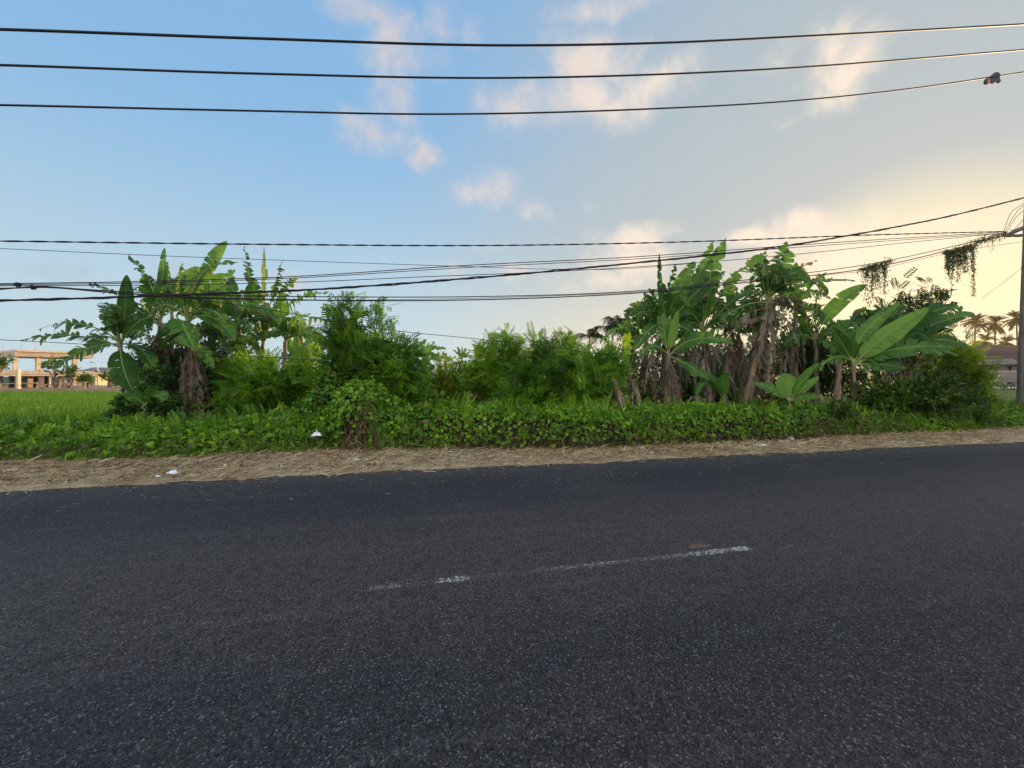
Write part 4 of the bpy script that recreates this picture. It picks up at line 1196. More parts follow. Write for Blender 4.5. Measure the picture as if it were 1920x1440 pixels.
# ---------------------------------------------------------------- straw on the verge
st = MB()
k = 60000
s = np.concatenate([rng.uniform(-11, 14, int(k * .85)), rng.uniform(14, 26, k - int(k * .85))])
w_ = nfront(s) + .35 - EDGE
u = rng.random(k) ** .9
edge = .14 * lump(np.stack([s, 0 * s, 0 * s], 1), 1.7) + .09 * lump(np.stack([s, 0 * s, 0 * s], 1), 7)
nn = EDGE + edge - .10 + .06 * rng.normal(size=k) + u * w_
q = road_pt(s, nn); q[:, 2] = verge_z(np.stack([q[:, 0], q[:, 1], np.clip(u, 0, 1)], 1)) * np.clip(u * 6, .15, 1) + rng.random(k) * .03
th = rng.normal(.05, .9, k)
d = RD[None] * np.cos(th)[:, None] + RN[None] * np.sin(th)[:, None] + UP * rng.normal(.05, .22, k)[:, None]
pat = lump(np.stack([s, nn, 0 * s], 1), 1.1)
st.scatter(STRAW, q, d, UP + rng.normal(0, .5, (k, 3)), np.where(rng.random(k) < .25, rng.uniform(.1, .24, k), rng.uniform(.03, .12, k)), np.clip(.48 + .2 * pat + rng.normal(0, .24, k), 0, 1), np.where(rng.random(k) < .14 + .40 * u, .85, 0.), 0, np.where(rng.random(k) < .06, 2.2, .8))
# fallen brown leaves among the straw
k = 2600
s = np.concatenate([rng.uniform(-11, 1, 2200), rng.uniform(1, 20, k - 2200)])
u = rng.random(k); nn = EDGE + .15 + u * (nfront(s) + .15 - EDGE)
q = road_pt(s, nn); q[:, 2] = .06 + rng.random(k) * .05
st.scatter(OVAL, q, np.stack([rng.normal(size=k), rng.normal(size=k), rng.normal(0, .3, k)], 1), UP + rng.normal(0, .5, (k, 3)), rng.uniform(.04, .095, k), np.clip(.42 + rng.normal(0, .22, k), 0, 1), np.where(rng.random(k) < .45, .8, 0.), 0, 1.2)
# a little blown onto the asphalt
k = 1500
s = rng.uniform(-10, 16, k); nn = EDGE + .05 - rng.random(k) ** 4 * 1.5
q = road_pt(s, nn); q[:, 2] = .008
th = rng.normal(0, 1, k)
st.scatter(STRAW, q, RD[None] * np.cos(th)[:, None] + RN[None] * np.sin(th)[:, None], np.tile(UP, (k, 1)), rng.uniform(.02, .08, k), .8, 0, 0, 1.6)
o = st.build('dry_straw', M['straw'])
tag(o, 'dry straw and fallen leaves littering the verge', 'straw', kind='stuff')

# ---------------------------------------------------------------- rice field on the left
fx0, fx1 = -75., -2.
fld = grid('rice_field', np.linspace(fx0, fx1, 40), np.linspace(13.5, 37, 30), lambda p: .05 + .03 * lump(p, .8), plain('field floor', (.06, .12, .014), .95, .3, 1.5))
tag(fld, kind='structure')
ri = MB()
k = 42000
Y = 14 + rng.random(k) ** .8 * 23
X = -Y * rng.uniform(.80, 1.32, k)
q = np.stack([X, Y, np.full(k, .03)], 1)
row = .5 + .5 * np.sin(Y * 5.2 + .3 * np.sin(X * .7))
ri.scatter(BLADE, q, UP * 1.3 + rng.normal(0, .35, (k, 3)), rng.normal(0, 1, (k, 3)) + [0, -.5, 0], rng.uniform(.28, .48, k) * (.85 + .2 * row), np.clip(.42 + .12 * lump(q, .35) + .12 * row + rng.normal(0, .12, k), 0, 1), 0, 0, 1.5)
o = ri.build('rice_grass', M['rice'])
tag(o, 'even green rice filling the field at the left', 'rice', kind='stuff')
soil = grid('soil_berm', np.linspace(-95, 0, 60), np.linspace(37, 64, 16), lambda p: .05 + .35 * np.exp(-((p[:, 1] - 41) / 3.) ** 2) + .12 * lump(p, .6), M['soil'])
tag(soil, kind='structure')
lawn = grid('lawn', np.linspace(14, 90, 30), np.linspace(20, 60, 20), lambda p: .04 + .05 * lump(p, .3), plain('lawn turf', (.10, .135, .02), .95, .35, .9))
tag(lawn, kind='structure')

# ---------------------------------------------------------------- utility pole and cables
POLE_Y0 = 10.8


def cable_pts(px, Y0, slope=.2326, n=70):
    px = np.asarray(px, float)
    x = np.linspace(px[0, 0], px[-1, 0], n)
    # monotone smooth interpolation through the sag of the cable
    xs, ys = px[:, 0], px[:, 1]
    m = np.gradient(ys, xs)
    i = np.clip(np.searchsorted(xs, x) - 1, 0, len(xs) - 2)
    h = xs[i + 1] - xs[i]; t = (x - xs[i]) / h
    y = ((2 * t**3 - 3 * t**2 + 1) * ys[i] + (t**3 - 2 * t**2 + t) * h * m[i] + (-2 * t**3 + 3 * t**2) * ys[i + 1] + (t**3 - t**2) * h * m[i + 1])
    D = Y0 / (1 - slope * (x - 960) / F)
    return np.stack([(x - 960) / F * D, D, EYE + (HOR - y) / F * D], 1)


def cable(label, px, rad, Y0=POLE_Y0, twist=0, ext=(True, False), slope=.2326, cat='cable', group='overhead cables along the road', lumps=0.):
    px = [list(p) for p in px]
    if ext[0]:
        (a, b), (c, d) = px[0], px[1]
        px = [[-260, b + (b - d) / (c - a) * 260 * .8]] + px
    if ext[1]:
        (a, b), (c, d) = px[-2], px[-1]
        px = px + [[2250, d + (d - b) / (c - a) * (2250 - c) * 1.1]]
    S = cable_pts(px, Y0, slope)
    mb = MB()
    if twist:
        L = np.concatenate([[0], np.cumsum(np.linalg.norm(np.diff(S, axis=0), axis=1))])
        u = np.linspace(0, L[-1], int(min(900, L[-1] * 14)))
        C = np.stack([np.interp(u, L, S[:, j]) for j in range(3)], 1)
        for k in range(twist):
            a = u * 6.283 / (.62 + .1 * twist) + k * 6.283 / twist
            o = rad * 1.0
            Q = C + np.stack([0 * u, np.cos(a) * o, np.sin(a) * o], 1)
            if lumps: Q += np.stack([0 * u, 0 * u, lumps * lump(C + k * 7, 2.0)], 1)
            mb.tube(Q, rad, 4, 0)
    else:
        mb.tube(S, rad, 5, 0)
    o = mb.build('overhead_cable', M['cable'])
    tag(o, label, cat, group)
    return o


TOPY = 6.6
cable('topmost thick overhead cable, crossing the blue sky at the very top', [(0, 55), (480, 72), (960, 85), (1250, 80), (1500, 68), (1920, 45)], .0175, TOPY, ext=(True, True))
cable('second highest overhead cable, between the topmost cable and the scrap carrying cable', [(0, 122), (480, 138), (960, 146), (1400, 132), (1920, 93)], .0148, TOPY, ext=(True, True))
cable('third highest overhead cable, the one with the dark scrap caught on it', [(0, 197), (480, 208), (800, 214), (1200, 205), (1500, 188), (1700, 167), (1920, 135)], .0132, TOPY, ext=(True, True))
cable('thin twisted dashed looking cable just above the banana leaf tips', [(0, 452), (480, 458), (950, 460), (1300, 453), (1620, 441), (1882, 434)], .010, twist=2)
cable('thin straight cable sloping down through the left banana leaf tips', [(0, 466), (240, 477), (640, 492), (850, 499), (1050, 505), (1150, 505), (1300, 494)], .0065)
cable('thick knotted cable bundle rising to the upper right edge', [(0, 563), (200, 558), (330, 553), (480, 548), (620, 541), (800, 528), (960, 515), (1200, 492), (1480, 460), (1600, 440), (1750, 412), (1940, 366)], .0135, twist=3, lumps=.012)
cable('cable rising steadily in the pair above the thick knotted bundle', [(0, 532), (300, 527), (560, 518), (850, 499), (1200, 481), (1560, 455), (1882, 435)], .011)
cable('lower cable of the pair above the thick knotted bundle', [(0, 534), (300, 530), (560, 521), (850, 503), (1200, 485), (1560, 459), (1882, 437)], .009)
cable('sagging cable crossing under the knotted bundle at the left clump', [(0, 543), (70, 537), (150, 542), (300, 551), (480, 555), (700, 557), (900, 556), (1200, 545), (1440, 520), (1620, 497), (1882, 440)], .012)
cable('thick lowest sagging cable that carries the hanging creepers', [(0, 541), (90, 539), (200, 548), (330, 556), (500, 561), (720, 564), (1000, 559), (1200, 549), (1440, 525), (1640, 501), (1780, 469), (1886, 441)], .015)
cable('thin cable hugging the thick lowest sagging cable', [(330, 558), (500, 563), (720, 562), (1000, 556), (1200, 547), (1440, 523), (1640, 505), (1780, 474), (1925, 452)], .007, ext=(False, False))
cable('thin middle cable passing behind the thick knotted bundle', [(0, 536), (400, 533), (560, 529), (820, 518), (1000, 511), (1200, 500), (1480, 478), (1700, 455), (1882, 437)], .009)
cable('thin cable drooping diagonally down across the gap', [(310, 553), (500, 580), (700, 615), (900, 636), (1030, 650), (1110, 662), (1200, 668)], .0075, ext=(False, False))
cable('thin low wire running across the left clump into the feathery shrub', [(0, 637), (150, 645), (330, 657), (470, 668), (600, 676)], .0065)
cable('thin low wire strung across the right clump trunks', [(1160, 655), (1300, 668), (1440, 677), (1580, 680), (1700, 676), (1925, 660)], .006, ext=(False, False))
cable('faint stay wire slanting down from the pole behind the hanging creeper', [(1840, 560), (1885, 527), (1925, 495)], .006, ext=(False, False))
for i, (lab, e) in enumerate([('outermost', [(1881, 436), (1893, 404), (1912, 386), (1940, 372)]), ('second', [(1884, 436), (1899, 408), (1916, 388), (1940, 378)]),
                              ('third', [(1887, 437), (1903, 410), (1918, 396), (1940, 384)]), ('innermost', [(1890, 438), (1908, 424), (1922, 408), (1940, 392)])]):
    cable(lab + ' of the cable loops bending up from the pole bracket', e, .008, ext=(False, False), group='cable loops at the pole bracket')
# junction knots on the cables at the left
for (x, y, lab) in [(33, 534, 'round dark splice knot high on the crossing cables at the left edge'), (62, 539, 'small dark splice knot where the left cables cross'), (176, 534, 'coiled cable loop hanging on the left cables before the banana leaves')]:
    c = P(x, y, POLE_Y0 / (1 - .2326 * (x - 960) / F))
    a = np.linspace(0, 6.283 * 2, 26)
    mb = MB()
    rr = .05 if x < 100 else .075
    mb.tube(c + np.stack([np.linspace(-.05, .05, 26) * (1 if x < 100 else 2.2), .01 * np.cos(a), rr * .7 * np.sin(a)], 1), .016 if x < 100 else .009, 5)
    mb.tube(c + np.stack([np.linspace(-.08, .08, 5), np.zeros(5), np.array([0, .012, .015, .012, 0])], 1), [.01, .035, .04, .035, .01] if x < 100 else .012, 6)
    tag(mb.build('cable_splice', M['cable']), lab, 'cable splice', 'splices on the cables at the left')

base = P(1920, 760, 15.0); base[2] = 0
pole = thing('utility_pole', 'grey concrete utility pole carrying the low cables at the road side', 'utility pole', base)
mb = MB(); topp = P(1930, 440, 15.0); axis = (topp - base) / topp[2]
t = np.linspace(0, 9.4, 12)
mb.tube(base + axis * t[:, None], np.interp(t, [0, 9.4], [.205, .13]), 16); mb.build('shaft', M['concrete'], pole)
mb = MB()
A = P(1886, 442, 14.8)
B1, B2 = P(1928, 424, 14.9), P(1930, 440, 14.9)
mb.tube(np.array([A, (A + B1) / 2 + [0, 0, .02], B1]), [.05, .075, .085], 6); mb.tube(np.array([A, (A + B2) / 2 - [0, 0, .02], B2]), [.05, .055, .06], 6)
mb.build('bracket', M['steel'], pole)
mb = MB(); mb.tube(np.array([A + [-.06, 0, .16], A + [-.03, 0, .06], A + [0, 0, -.02]]), [.03, .065, .05], 8); mb.build('insulator', M['wallgrey'], pole)
for z in (3.1, 5.4):
    mb = MB(); c = base + axis * z; mb.tube(np.array([c, c + axis * .06]), .205 - .008 * z + .006, 16); mb.build('band', M['steel'], pole)


# creepers hanging from the cables
def hanging(label, px, py, strands, D=None):
    D = POLE_Y0 / (1 - .2326 * (px - 960) / F) - .02
    root = thing('hanging_creeper', label, 'hanging plant', P(px, py, D), 'creepers hanging from the cables')
    st_, lf = MB(), MB()
    for (x, y0, L_, dens, w) in strands:
        y0 += rng.normal(0, 1.2); L_ *= rng.choice([.35, .7, 1., 1.25]); dens *= rng.choice([.35, .8, 1.2])
        A = P(x + rng.normal(0, 1.8), y0, D + rng.normal(0, .06)); B = P(x + rng.normal(0, 3), y0 + L_, D + rng.normal(0, .1))
        tt = np.linspace(0, 1, 8); S = bez(A, (A + B) / 2 + rng.normal(0, .05, 3), B, tt)
        st_.tube(S, np.linspace(.009, .004, 8), 4, cap=False)
        k = int(dens * L_ * 1.7)
        u = rng.random(k) ** 1.25
        q = bez(A, (A + B) / 2, B, u) + rng.normal(0, .04 * w, (k, 3))
        lf.scatter(OVAL, q, -UP + rng.normal(0, .45, (k, 3)), rng.normal(0, 1, (k, 3)), rng.uniform(.03, .075, k),   .18 + rng.normal(0, .12, k), np.where(rng.random(k) < .12, .7, 0), 0, 1.2)
    xs = [q[0] for q in strands]; ys = [q[1] for q in strands]      # growth creeping along the cable itself
    k = 14 * len(strands)
    ux = rng.uniform(min(xs) - 9, max(xs) + 9, k)
    sl = np.polyfit(xs, ys, 1) if max(xs) - min(xs) > 6 else [-.25, np.mean(ys) + .25 * np.mean(xs)]
    q = np.array([P(a, sl[0] * a + sl[1] + abs(rng.normal(0, 2.2)) - 1.5, D) for a in ux]) + rng.normal(0, .03, (k, 3))
    lf.scatter(OVAL, q, rng.normal(0, 1, (k, 3)) - UP * .4, rng.normal(0, 1, (k, 3)), rng.uniform(.04, .10, k), .2 + rng.normal(0, .12, k), np.where(rng.random(k) < .2, .8, 0), 0, 1.2)
    lf.scatter(STRAW, q[::2], rng.normal(0, 1, (len(q[::2]), 3)) - UP * .5, rng.normal(0, 1, (len(q[::2]), 3)), rng.uniform(.1, .3, len(q[::2])), .1, .7, 0, .7)
    st_.build('stem', M['twig'], root); lf.build('foliage', M['dark'], root)


hanging('broad curtain of dead creeper hanging from the lowest cable over the long leaf', 1640, 500,
        [(1618 + i * 3.0 + rng.normal(0, 1), 503 - i * .8, rng.uniform(40, 66), 1.8, 1.) for i in range(16)])
hanging('dense dark creeper clump with trailing ends hanging near the pole', 1800, 470,
        [(1779 + i * 2.6, 472 - i * .7, rng.uniform(28, 52), 4.5, 1.1) for i in range(14)] + [(1779, 471, 48, 2, .4), (1786, 470, 88, .6, .3), (1801, 468, 88, 1.6, .6), (1811, 467, 62, 2.5, .7), (1790, 470, 80, .5, .3)])
hanging('single thin creeper strand trailing beside the dense clump near the pole', 1826, 460,
        [(1824, 461, 92, 2.0, .8), (1827, 461, 94, 2.2, .8), (1822, 462, 40, 1.5, .6)])
hanging('sparse twiggy creeper tangle on the cables just before the pole bracket', 1860, 445,
        [(1830 + i * 4.4, 452 - i * 1.2, rng.uniform(4, 26), .8, 1.2) for i in range(12)])

# dark scrap on the third cable
c = P(1861, 146, TOPY / (1 - .2326 * (1861 - 960) / F))
root = thing('torn_scrap', 'dark tattered scrap with a red band snagged on the third cable', 'scrap', c)
u = nz(np.array([.86, .1, .34])); v = nz(np.array([-.3, .05, .8]))


def flake(outline, th, amp):
    mb = MB(); n_ = len(outline)
    w = np.array([c + u * a * 1.25 + v * b * 1.2 + np.array([0, amp * math.sin(9 * a + 4 * b), 0]) for a, b in outline])
    Vv = np.concatenate([w, w + [0, th, 0]])
    mb.add(Vv, [tuple(range(n_)), tuple(range(2 * n_ - 1, n_ - 1, -1))] + [(i, i + n_, (i + 1) % n_ + n_, (i + 1) % n_) for i in range(n_)])
    return mb


flake([(-.10, -.06), (-.03, -.095), (.06, -.09), (.10, -.12), (.115, -.085), (.15, -.105), (.15, -.06), (.17, -.01), (.20, .03), (.17, .07), (.12, .085), (.04, .06), (-.05, .035)], .03, .02).build('cloth', M['black'], root)
flake([(-.15, -.075), (-.102, -.075), (-.052, .035), (-.10, .02)], .034, .02).build('red_band', M['pinkred'], root)
flake([(-.20, -.055), (-.152, -.075), (-.102, .02), (-.15, .02), (-.19, -.02)], .03, .02).build('tip', M['black'], root)

# ---------------------------------------------------------------- litter on the verge and the road edge
LT = 'litter scattered on the dry verge'


def litter(name, label, cat, px, py, wpx, mat, D=None, z=None, flat=.4, group=LT):
    D = D or EYE * F / (py - HOR)
    c = P(px, py, D)
    R_ = wpx * D / F / 2
    mb = MB()
    m, r_ = 14, 5
    V = [c]
    V = [[0, 0, flat * .8]]
    fs = []
    for i in range(1, r_ + 1):
        for j in range(m):
            a = j / m * 6.283
            rr = i / r_ * (1 + .28 * math.sin(3 * a + px) + .15 * math.sin(5 * a + py))
            V.append([rr * math.cos(a), rr * math.sin(a) * .7, flat * max(0, 1 - (i / r_) ** 2) * (1 + .6 * rng.normal()) * .8 + .02])
    for j in range(m): fs.append((0, 1 + j, 1 + (j + 1) % m))
    for i in range(r_ - 1):
        for j in range(m):
            a, b = 1 + i * m + j, 1 + i * m + (j + 1) % m
            fs.append((a, a + m, b + m, b))
    V = np.array(V) * R_
    if z is None:
        n_ = float(c @ RN); z = .01 if n_ < EDGE else .085
    c[2] = z
    mb.add(V + c, fs)
    o = mb.build(name, M[mat]); tag(o, label, cat, group)


litter('plastic_bag', 'crumpled white plastic bag lying on the leaf litter nearest the left side', 'plastic bag', 325, 897, 20, 'plastic')
litter('plastic_scrap', 'small white scrap just left of the crumpled white bag', 'litter', 296, 904, 9, 'plastic')
litter('plastic_scrap', 'thin white scrap at the foot of the left creepers, above the crumpled bag', 'litter', 354, 878, 8, 'plastic', flat=.2)
litter('plastic_bag', 'pale blue plastic bag caught low in the creepers beside the draped mound', 'plastic bag', 592, 831, 18, 'plastic', D=8.95, z=.36, flat=.6)
litter('plastic_scrap', 'grey white scrap on the straw below the draped mound', 'litter', 668, 870, 10, 'plastic')
litter('plastic_scrap', 'faded red scrap in the straw at the middle of the verge', 'litter', 1044, 852, 7, 'redplastic')
litter('pebble', 'pale round stone at the asphalt edge right of the red scrap', 'stone', 1206, 851, 12, 'whitepaint', flat=.7)
litter('plastic_bag', 'white plastic bag on the verge, topmost of the right hand litter', 'plastic bag', 1441, 827, 15, 'plastic', flat=.6)
litter('paper_sheet', 'flat white sheet lying at the asphalt edge below the right hand bag', 'paper', 1428, 842, 30, 'plastic', flat=.12)
litter('plastic_bag', 'white crumpled bag right of the flat sheet', 'plastic bag', 1482, 831, 18, 'plastic', flat=.5)
litter('plastic_scrap', 'small white scrap on the verge left of the flat sheet', 'litter', 1336, 834, 7, 'plastic')
litter('pebble', 'pale stone on the verge near the utility pole', 'stone', 1860, 805, 10, 'whitepaint', flat=.7)

# ---------------------------------------------------------------- unfinished building and houses at the left
BD = 60.


def bx(mb, x0, y0, x1, y1, d0, d1, D=BD):
    """box whose front face fills a photograph rectangle at depth D+d0"""
    a, b = P(x0, y1, D + d0), P(x1, y0, D + d0)
    mb.box([a[0], D + d0, max(a[2], 0)], [b[0], D + d1, b[2]])


root = thing('unfinished_building', 'unfinished two storey cream building with an open upper floor by the field', 'building', P(75, 735, BD) * [1, 1, 0])
for nm, mat, rects in [('roof_slab', 'slab', [(12, 660, 160, 669, -1, 8)]), ('roof_edge', 'render', [(10, 656.5, 162, 660, -1.3, 8.3)]), ('floor_slab', 'slab', [(-60, 695, 165, 702, -1.5, 8)]), ('floor_edge', 'render', [(-62, 702, 167, 705, -1.3, 7.8)]), ('plinth', 'slab', [(-60, 727, 145, 736, -2, 8)])]:
    mb = MB()
    for q in rects: bx(mb, *q)
    mb.build(nm, M[mat], root)
for x0, x1, y0, y1, d, nm, mat in [(19, 27, 671, 695, -.5, 'column', 'render'), (59, 69, 671, 695, -.5, 'column', 'render'), (96, 102, 671, 695, 5, 'column', 'render'), (128, 137, 671, 727, -.5, 'column', 'render'),
                                   (20, 29, 704, 727, -.6, 'column', 'wallgrey'), (61, 71, 704, 727, -.6, 'column', 'wallgrey'), (80, 84, 704, 727, -.6, 'column', 'render'), (99, 106, 704, 727, -.6, 'column', 'wallgrey'), (-20, -12, 704, 727, -.6, 'column', 'wallgrey')]:
    mb = MB(); bx(mb, x0, y0, x1, y1, d, d + .6); mb.build(nm, M[mat], root)
for x0, x1 in [(-12, 20), (29, 61), (71, 80), (84, 99)]:
    mb = MB(); bx(mb, x0, 704, x1, 727, .4, .6); w = mb.build('window', M['glass'], root)
    mb = MB()
    for k in range(3):
        xx = x0 + (x1 - x0) * (k + .5) / 3
        bx(mb, xx - .5, 704, xx + .5, 727, .3, .39)
    mb.build('frame', M['render'], w)
mb = MB()
for k in range(14):
    x = 16 + k * 9.6
    mb.tube(np.array([P(x, 660, BD - .5), P(x + rng.normal(0, .5), 657 - rng.random() * 2, BD - .5)]), .05, 4)
for x, h in [(50, 646), (80, 648), (104, 640)]: mb.tube(np.array([P(x, 660, BD + 2), P(x, h, BD + 2)]), .04, 4)
mb.build('roof_rods', M['timber'], root)
mb = MB(); bx(mb, 106, 704, 128, 727, 3, 3.3); mb.build('wall', M['render'], root)
# scaffold poles leaning inside the open upper floor
for k in range(10):
    x = rng.uniform(30, 58); mb = MB(); mb.tube(np.array([P(x, 695, BD + 2), P(x + rng.uniform(-6, 6), 671, BD + 2)]), .05, 4); mb.build('prop', M['timber'], root)

root.rotation_euler = (0, 0, R(62)); root.scale = (.72, 1, 1)
root = thing('bamboo_fence', 'bamboo rail fence with crossed braces before the unfinished building', 'fence', P(60, 738, 52) * [1, 1, 0])
FD = 52.
mb = MB()
mb.tube(np.array([P(-40, 720, FD), P(70, 718, FD)]), .07, 5); mb.tube(np.array([P(70, 722, FD + 2), P(165, 716, FD + 2)]), .05, 5)
mb.build('rail', M['timber'], root)
for x in (0, 33, 70, 112, 160):
    mb = MB(); mb.tube(np.array([P(x, 742, FD - .2), P(x, 716, FD - .2)]), .07, 5); mb.build('post', M['timber'], root)
for x in (78, 92, 120, 136, 150, 5, 48):
    mb = MB(); mb.tube(np.array([P(x, 731, FD + .3), P(x + 10, 720, FD + .3)]), .045, 4); mb.tube(np.array([P(x + 10, 731, FD + .4), P(x, 720, FD + .4)]), .045, 4); mb.build('brace', M['timber'], root)
mb = MB(); mb.tube(np.array([P(0, 718, FD - .5), P(16, 744, FD - 2)]), .07, 5); mb.build('strut', M['timber'], root)

root = thing('timber_post', 'tall square cream post standing before the unfinished building', 'post', P(33, 740, 50) * [1, 1, 0])
mb = MB(); bx(mb, 29.5, 692, 34, 742, 0, .3, 50); mb.build('shaft', M['render'], root)
mb = MB(); bx(mb, 26, 738, 38, 744, -.2, .5, 50); mb.build('footing', M['slab'], root)

root = thing('street_lamp', 'slim street lamp with a curved arm before the grey roofs', 'street lamp', P(184, 727, 66) * [1, 1, 0])
mb = MB(); a = P(184, 730, 66); a[2] = 0; b = P(183, 690, 66); mb.tube(np.array([a, b]), [.12, .07], 6)
mb.build('pole', M['whitepaint'], root)
mb = MB(); mb.tube(bez(P(183, 690, 66), P(181, 681, 66), P(172, 679, 66), np.linspace(0, 1, 7)), .05, 5); mb.build('arm', M['whitepaint'], root)
mb = MB(); mb.tube(np.array([P(174, 679.2, 66), P(168, 679.2, 66)]), [.07, .05], 6); mb.build('lamp_head', M['steel'], root)


def gable(label, x0, x1, ridge, eave, base_, D, dep, wallm='render', roofm='greyroof', grp='low houses behind the rice field'):
    c = P((x0 + x1) / 2, base_, D) * [1, 1, 0]
    root = thing('house', label, 'house', c, grp)
    mb = MB(); bx(mb, x0 + 3, eave + 1, x1 - 3, base_ + 12, .6, dep - .6, D); mb.build('wall', M[wallm], root)
    mb = MB()
    e0, e1 = P(x0, eave, D), P(x1, eave, D); r0, r1 = P(x0 + 8, ridge, D), P(x1 - 8, ridge, D)
    V = [e0, e1, e1 + [0, dep, 0], e0 + [0, dep, 0], r0 + [0, dep / 2, 0], r1 + [0, dep / 2, 0]]
    V = V + [p - [0, 0, .18] for p in V[:4]]
    mb.add(V, [(0, 1, 5, 4), (2, 3, 4, 5), (1, 2, 5), (3, 0, 4), (0, 6, 7, 1), (1, 7, 8, 2), (2, 8, 9, 3), (3, 9, 6, 0), (6, 9, 8, 7)])
    mb.build('roof', M[roofm], root)
    for k in range(2):
        xa = x0 + (x1 - x0) * (.25 + .4 * k)
        mb = MB(); bx(mb, xa, eave + 4, xa + 5, eave + 11, .5, .58, D); mb.build('window', M['glass'], root)


gable('low house with a grey tiled roof directly left of the street lamp', 118, 182, 688, 702, 728, 74, 9)
gable('low house with a grey tiled roof directly right of the street lamp', 168, 240, 688, 703, 728, 78, 9)
gable('low house with a grey roof half hidden by the left banana clump', 228, 330, 690, 703, 728, 84, 9)
root = thing('boundary_wall', 'long low pale boundary wall beyond the far edge of the rice', 'wall', P(180, 730, 62) * [1, 1, 0])
mb = MB(); bx(mb, 130, 724, 330, 745, 0, .25, 62); mb.build('panel', M['render'], root)
mb = MB(); bx(mb, 130, 722.5, 330, 724, -.05, .3, 62); mb.build('coping', M['slab'], root)
TG = 'small trees around the unfinished building'
for x, y, rx, ry, D, lab, ft in [(-5, 675, 26, 20, 50, 'tree crown entering at the left edge beside the unfinished building', -8), (96, 680, 26, 10, 48, 'young flat topped tree before the upper floor', 104), (128, 692, 18, 12, 47, 'young tree with reddish trunk at the corner of the building', 130),
                                 (163, 712, 12, 10, 58, 'small green tree left of the street lamp', 163), (205, 702, 18, 13, 58, 'small green tree right of the street lamp', 206), (230, 714, 14, 10, 55, 'small green tree close to the banana clump', 230)]:
    shrub('young_tree', lab, 'tree', D, (ft, 735), [(x, y, rx, ry, 0, 1.2)], 15 if D < 49 else 30, 11, OVAL, .5, 'bush', TG, tone=.5, stem_r=.11)
shrub('field_bush', 'single round bush on the soil berm at the far field edge', 'shrub', 44, (73, 738), [(73, 738, 9, 6, 0, .5)], 16, 14, OVAL, .3, 'bush', None, stem_r=.03)

# ---------------------------------------------------------------- tiled house and yard at the right
HD = 58.
root = thing('tiled_house', 'old house with a broad brown tiled hip roof behind the glowing bush', 'house', P(1880, 727, HD) * [1, 1, 0])
mb = MB()
e = [P(1790, 683, HD), P(2080, 683, HD)]; rd = [P(1850, 641, HD), P(2010, 641, HD)]
V = [e[0], e[1], e[1] + [0, 12, 0], e[0] + [0, 12, 0], rd[0] + [0, 6, 0], rd[1] + [0, 6, 0]]
V += [p - [0, 0, .25] for p in V[:4]]
mb.add(V, [(0, 1, 5, 4), (2, 3, 4, 5), (1, 2, 5), (3, 0, 4), (0, 6, 7, 1), (1, 7, 8, 2), (2, 8, 9, 3), (3, 9, 6, 0), (6, 9, 8, 7)]); r_ = mb.build('roof', M['redroof'], root)
mb = MB(); mb.tube(np.array([rd[0] + [0, 6, .06], rd[1] + [0, 6, .06]]), .14, 6); mb.tube(np.array([e[0] + [0, 0, .06], rd[0] + [0, 6, .06]]), .12, 6); mb.build('ridge_cap', M['redroof'], r_)
mb = MB(); bx(mb, 1800, 684, 2070, 735, .8, 11, HD); mb.build('wall', M['wallgrey'], root)
mb = MB(); a, b, d_ = P(1882, 683, HD - 3), P(1912, 683, HD - 3), P(1900, 672, HD - 3)
V = [a, b, d_, a + [0, 4, 0], b + [0, 4, 0], d_ + [0, 4, 0]]
mb.add(V, [(0, 1, 2), (3, 5, 4), (0, 2, 5, 3), (1, 4, 5, 2), (0, 3, 4, 1)]); mb.build('porch_gable', M['wallgrey'], root)
for x0, x1, y0, y1 in [(1874, 1888, 687, 694), (1850, 1862, 688, 696), (1896, 1908, 688, 700)]:
    mb = MB(); bx(mb, x0, y0, x1, y1, .6, .78, HD); w = mb.build('window', M['glass'], root)
    mb = MB(); bx(mb, x0 - 1, y0 - 1.2, x1 + 1, y0, .5, .78, HD); mb.build('frame', M['whitepaint'], w)
root = thing('yard_wall', 'weathered grey yard wall below the brown tiled roof', 'wall', P(1870, 722, 54) * [1, 1, 0])
mb = MB(); bx(mb, 1825, 697, 2080, 740, 0, .25, 54); mb.build('panel', M['wallgrey'], root)
mb = MB(); bx(mb, 1825, 695, 2080, 697, -.06, .31, 54); mb.build('coping', M['slab'], root)
root = thing('cloth_garland', 'pale V shaped cloth garland hanging on the yard wall', 'garland', P(1866, 700, 53.9))
mb = MB(); mb.tube(bez(P(1859, 698, 53.85), P(1862, 712, 53.85), P(1866, 715, 53.85), np.linspace(0, 1, 6)), .07, 5); mb.tube(bez(P(1866, 715, 53.85), P(1872, 710, 53.85), P(1874, 702, 53.85), np.linspace(0, 1, 6)), .07, 5)
mb.build('cloth', M['render'], root)
kerb = MB(); bx(kerb, 1855, 725.5, 1990, 728, 0, .4, 52); tag(kerb.build('garden_kerb', M['whitepaint']), 'low white kerb along the foot of the yard wall', 'kerb')


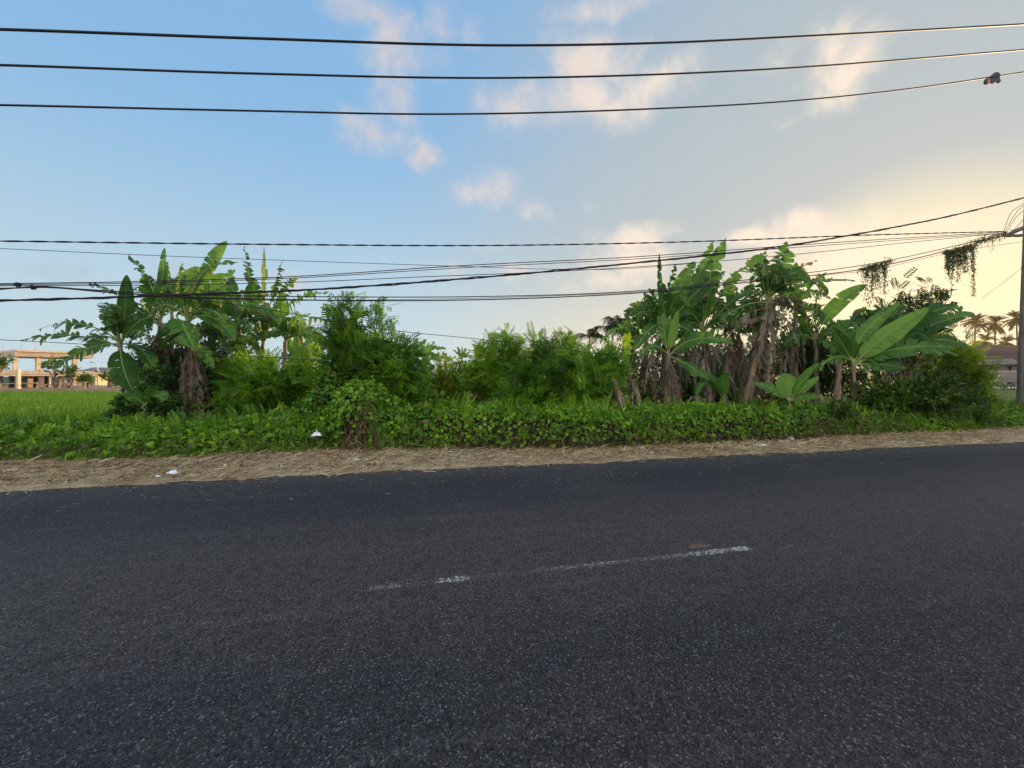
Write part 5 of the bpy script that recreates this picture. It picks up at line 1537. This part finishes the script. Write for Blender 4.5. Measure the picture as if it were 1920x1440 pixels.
# parked scooter before the yard wall
def scooter(px, py, D):
    c = P(px, py, D); c[2] = .05
    root = thing('parked_scooter', 'dark scooter with pale panels parked by the yard wall', 'scooter', c)

    def q(x, z, y=0): return c + np.array([x, y, z])
    for x in (-.62, .62):
        a = np.linspace(0, 6.283, 17)
        mb = MB(); mb.tube(np.stack([c[0] + x + .24 * np.cos(a), np.full(17, c[1]), c[2] + .28 + .24 * np.sin(a)], 1), .055, 6, cap=False); w = mb.build('wheel', M['black'], root)
        mb = MB(); mb.tube(np.array([q(x, .28, -.04), q(x, .28, .04)]), .12, 10); mb.build('rim', M['steel'], w)
    mb = MB(); mb.tube(np.array([q(.85, .62), q(.55, .66), q(.15, .55), q(-.1, .36), q(-.35, .36)]), [.06, .17, .17, .13, .10], 8); mb.build('body', M['steel'], root)
    mb = MB(); mb.tube(np.array([q(.80, .80), q(.45, .84), q(.08, .76)]), [.07, .13, .10], 8); mb.build('seat', M['black'], root)
    mb = MB(); mb.tube(np.array([q(-.35, .36), q(-.45, .75), q(-.40, 1.0)]), [.12, .15, .08], 8); mb.build('leg_shield', M['wallgrey'], root)
    mb = MB(); mb.tube(np.array([q(-.62, .28), q(-.47, .75), q(-.38, 1.05)]), .04, 6); mb.build('fork', M['steel'], root)
    mb = MB(); mb.tube(np.array([q(-.36, 1.05, -.33), q(-.40, 1.06), q(-.36, 1.05, .33)]), .03, 6); mb.build('handlebar', M['black'], root)
    mb = MB(); mb.tube(np.array([q(-.54, .92), q(-.44, .92)]), [.08, .10], 8); mb.build('headlight', M['plastic'], root)


scooter(1889, 722, 50)

# ---------------------------------------------------------------- thin warm evening haze in the air
hz = MB(); hz.box([-120, -14, -1.2], [160, 135, 22.])
t = NT('evening haze')
v = t.N('ShaderNodeVolumePrincipled')
v.inputs['Color'].default_value = (1.0, .90, .72, 1); v.inputs['Density'].default_value = .0002; v.inputs['Anisotropy'].default_value = .55
t.L(v.outputs[0], t.out.inputs['Volume'])
o = hz.build('haze', t.m)
tag(o, 'thin warm evening haze lying over the plot and the road', 'haze', kind='stuff')
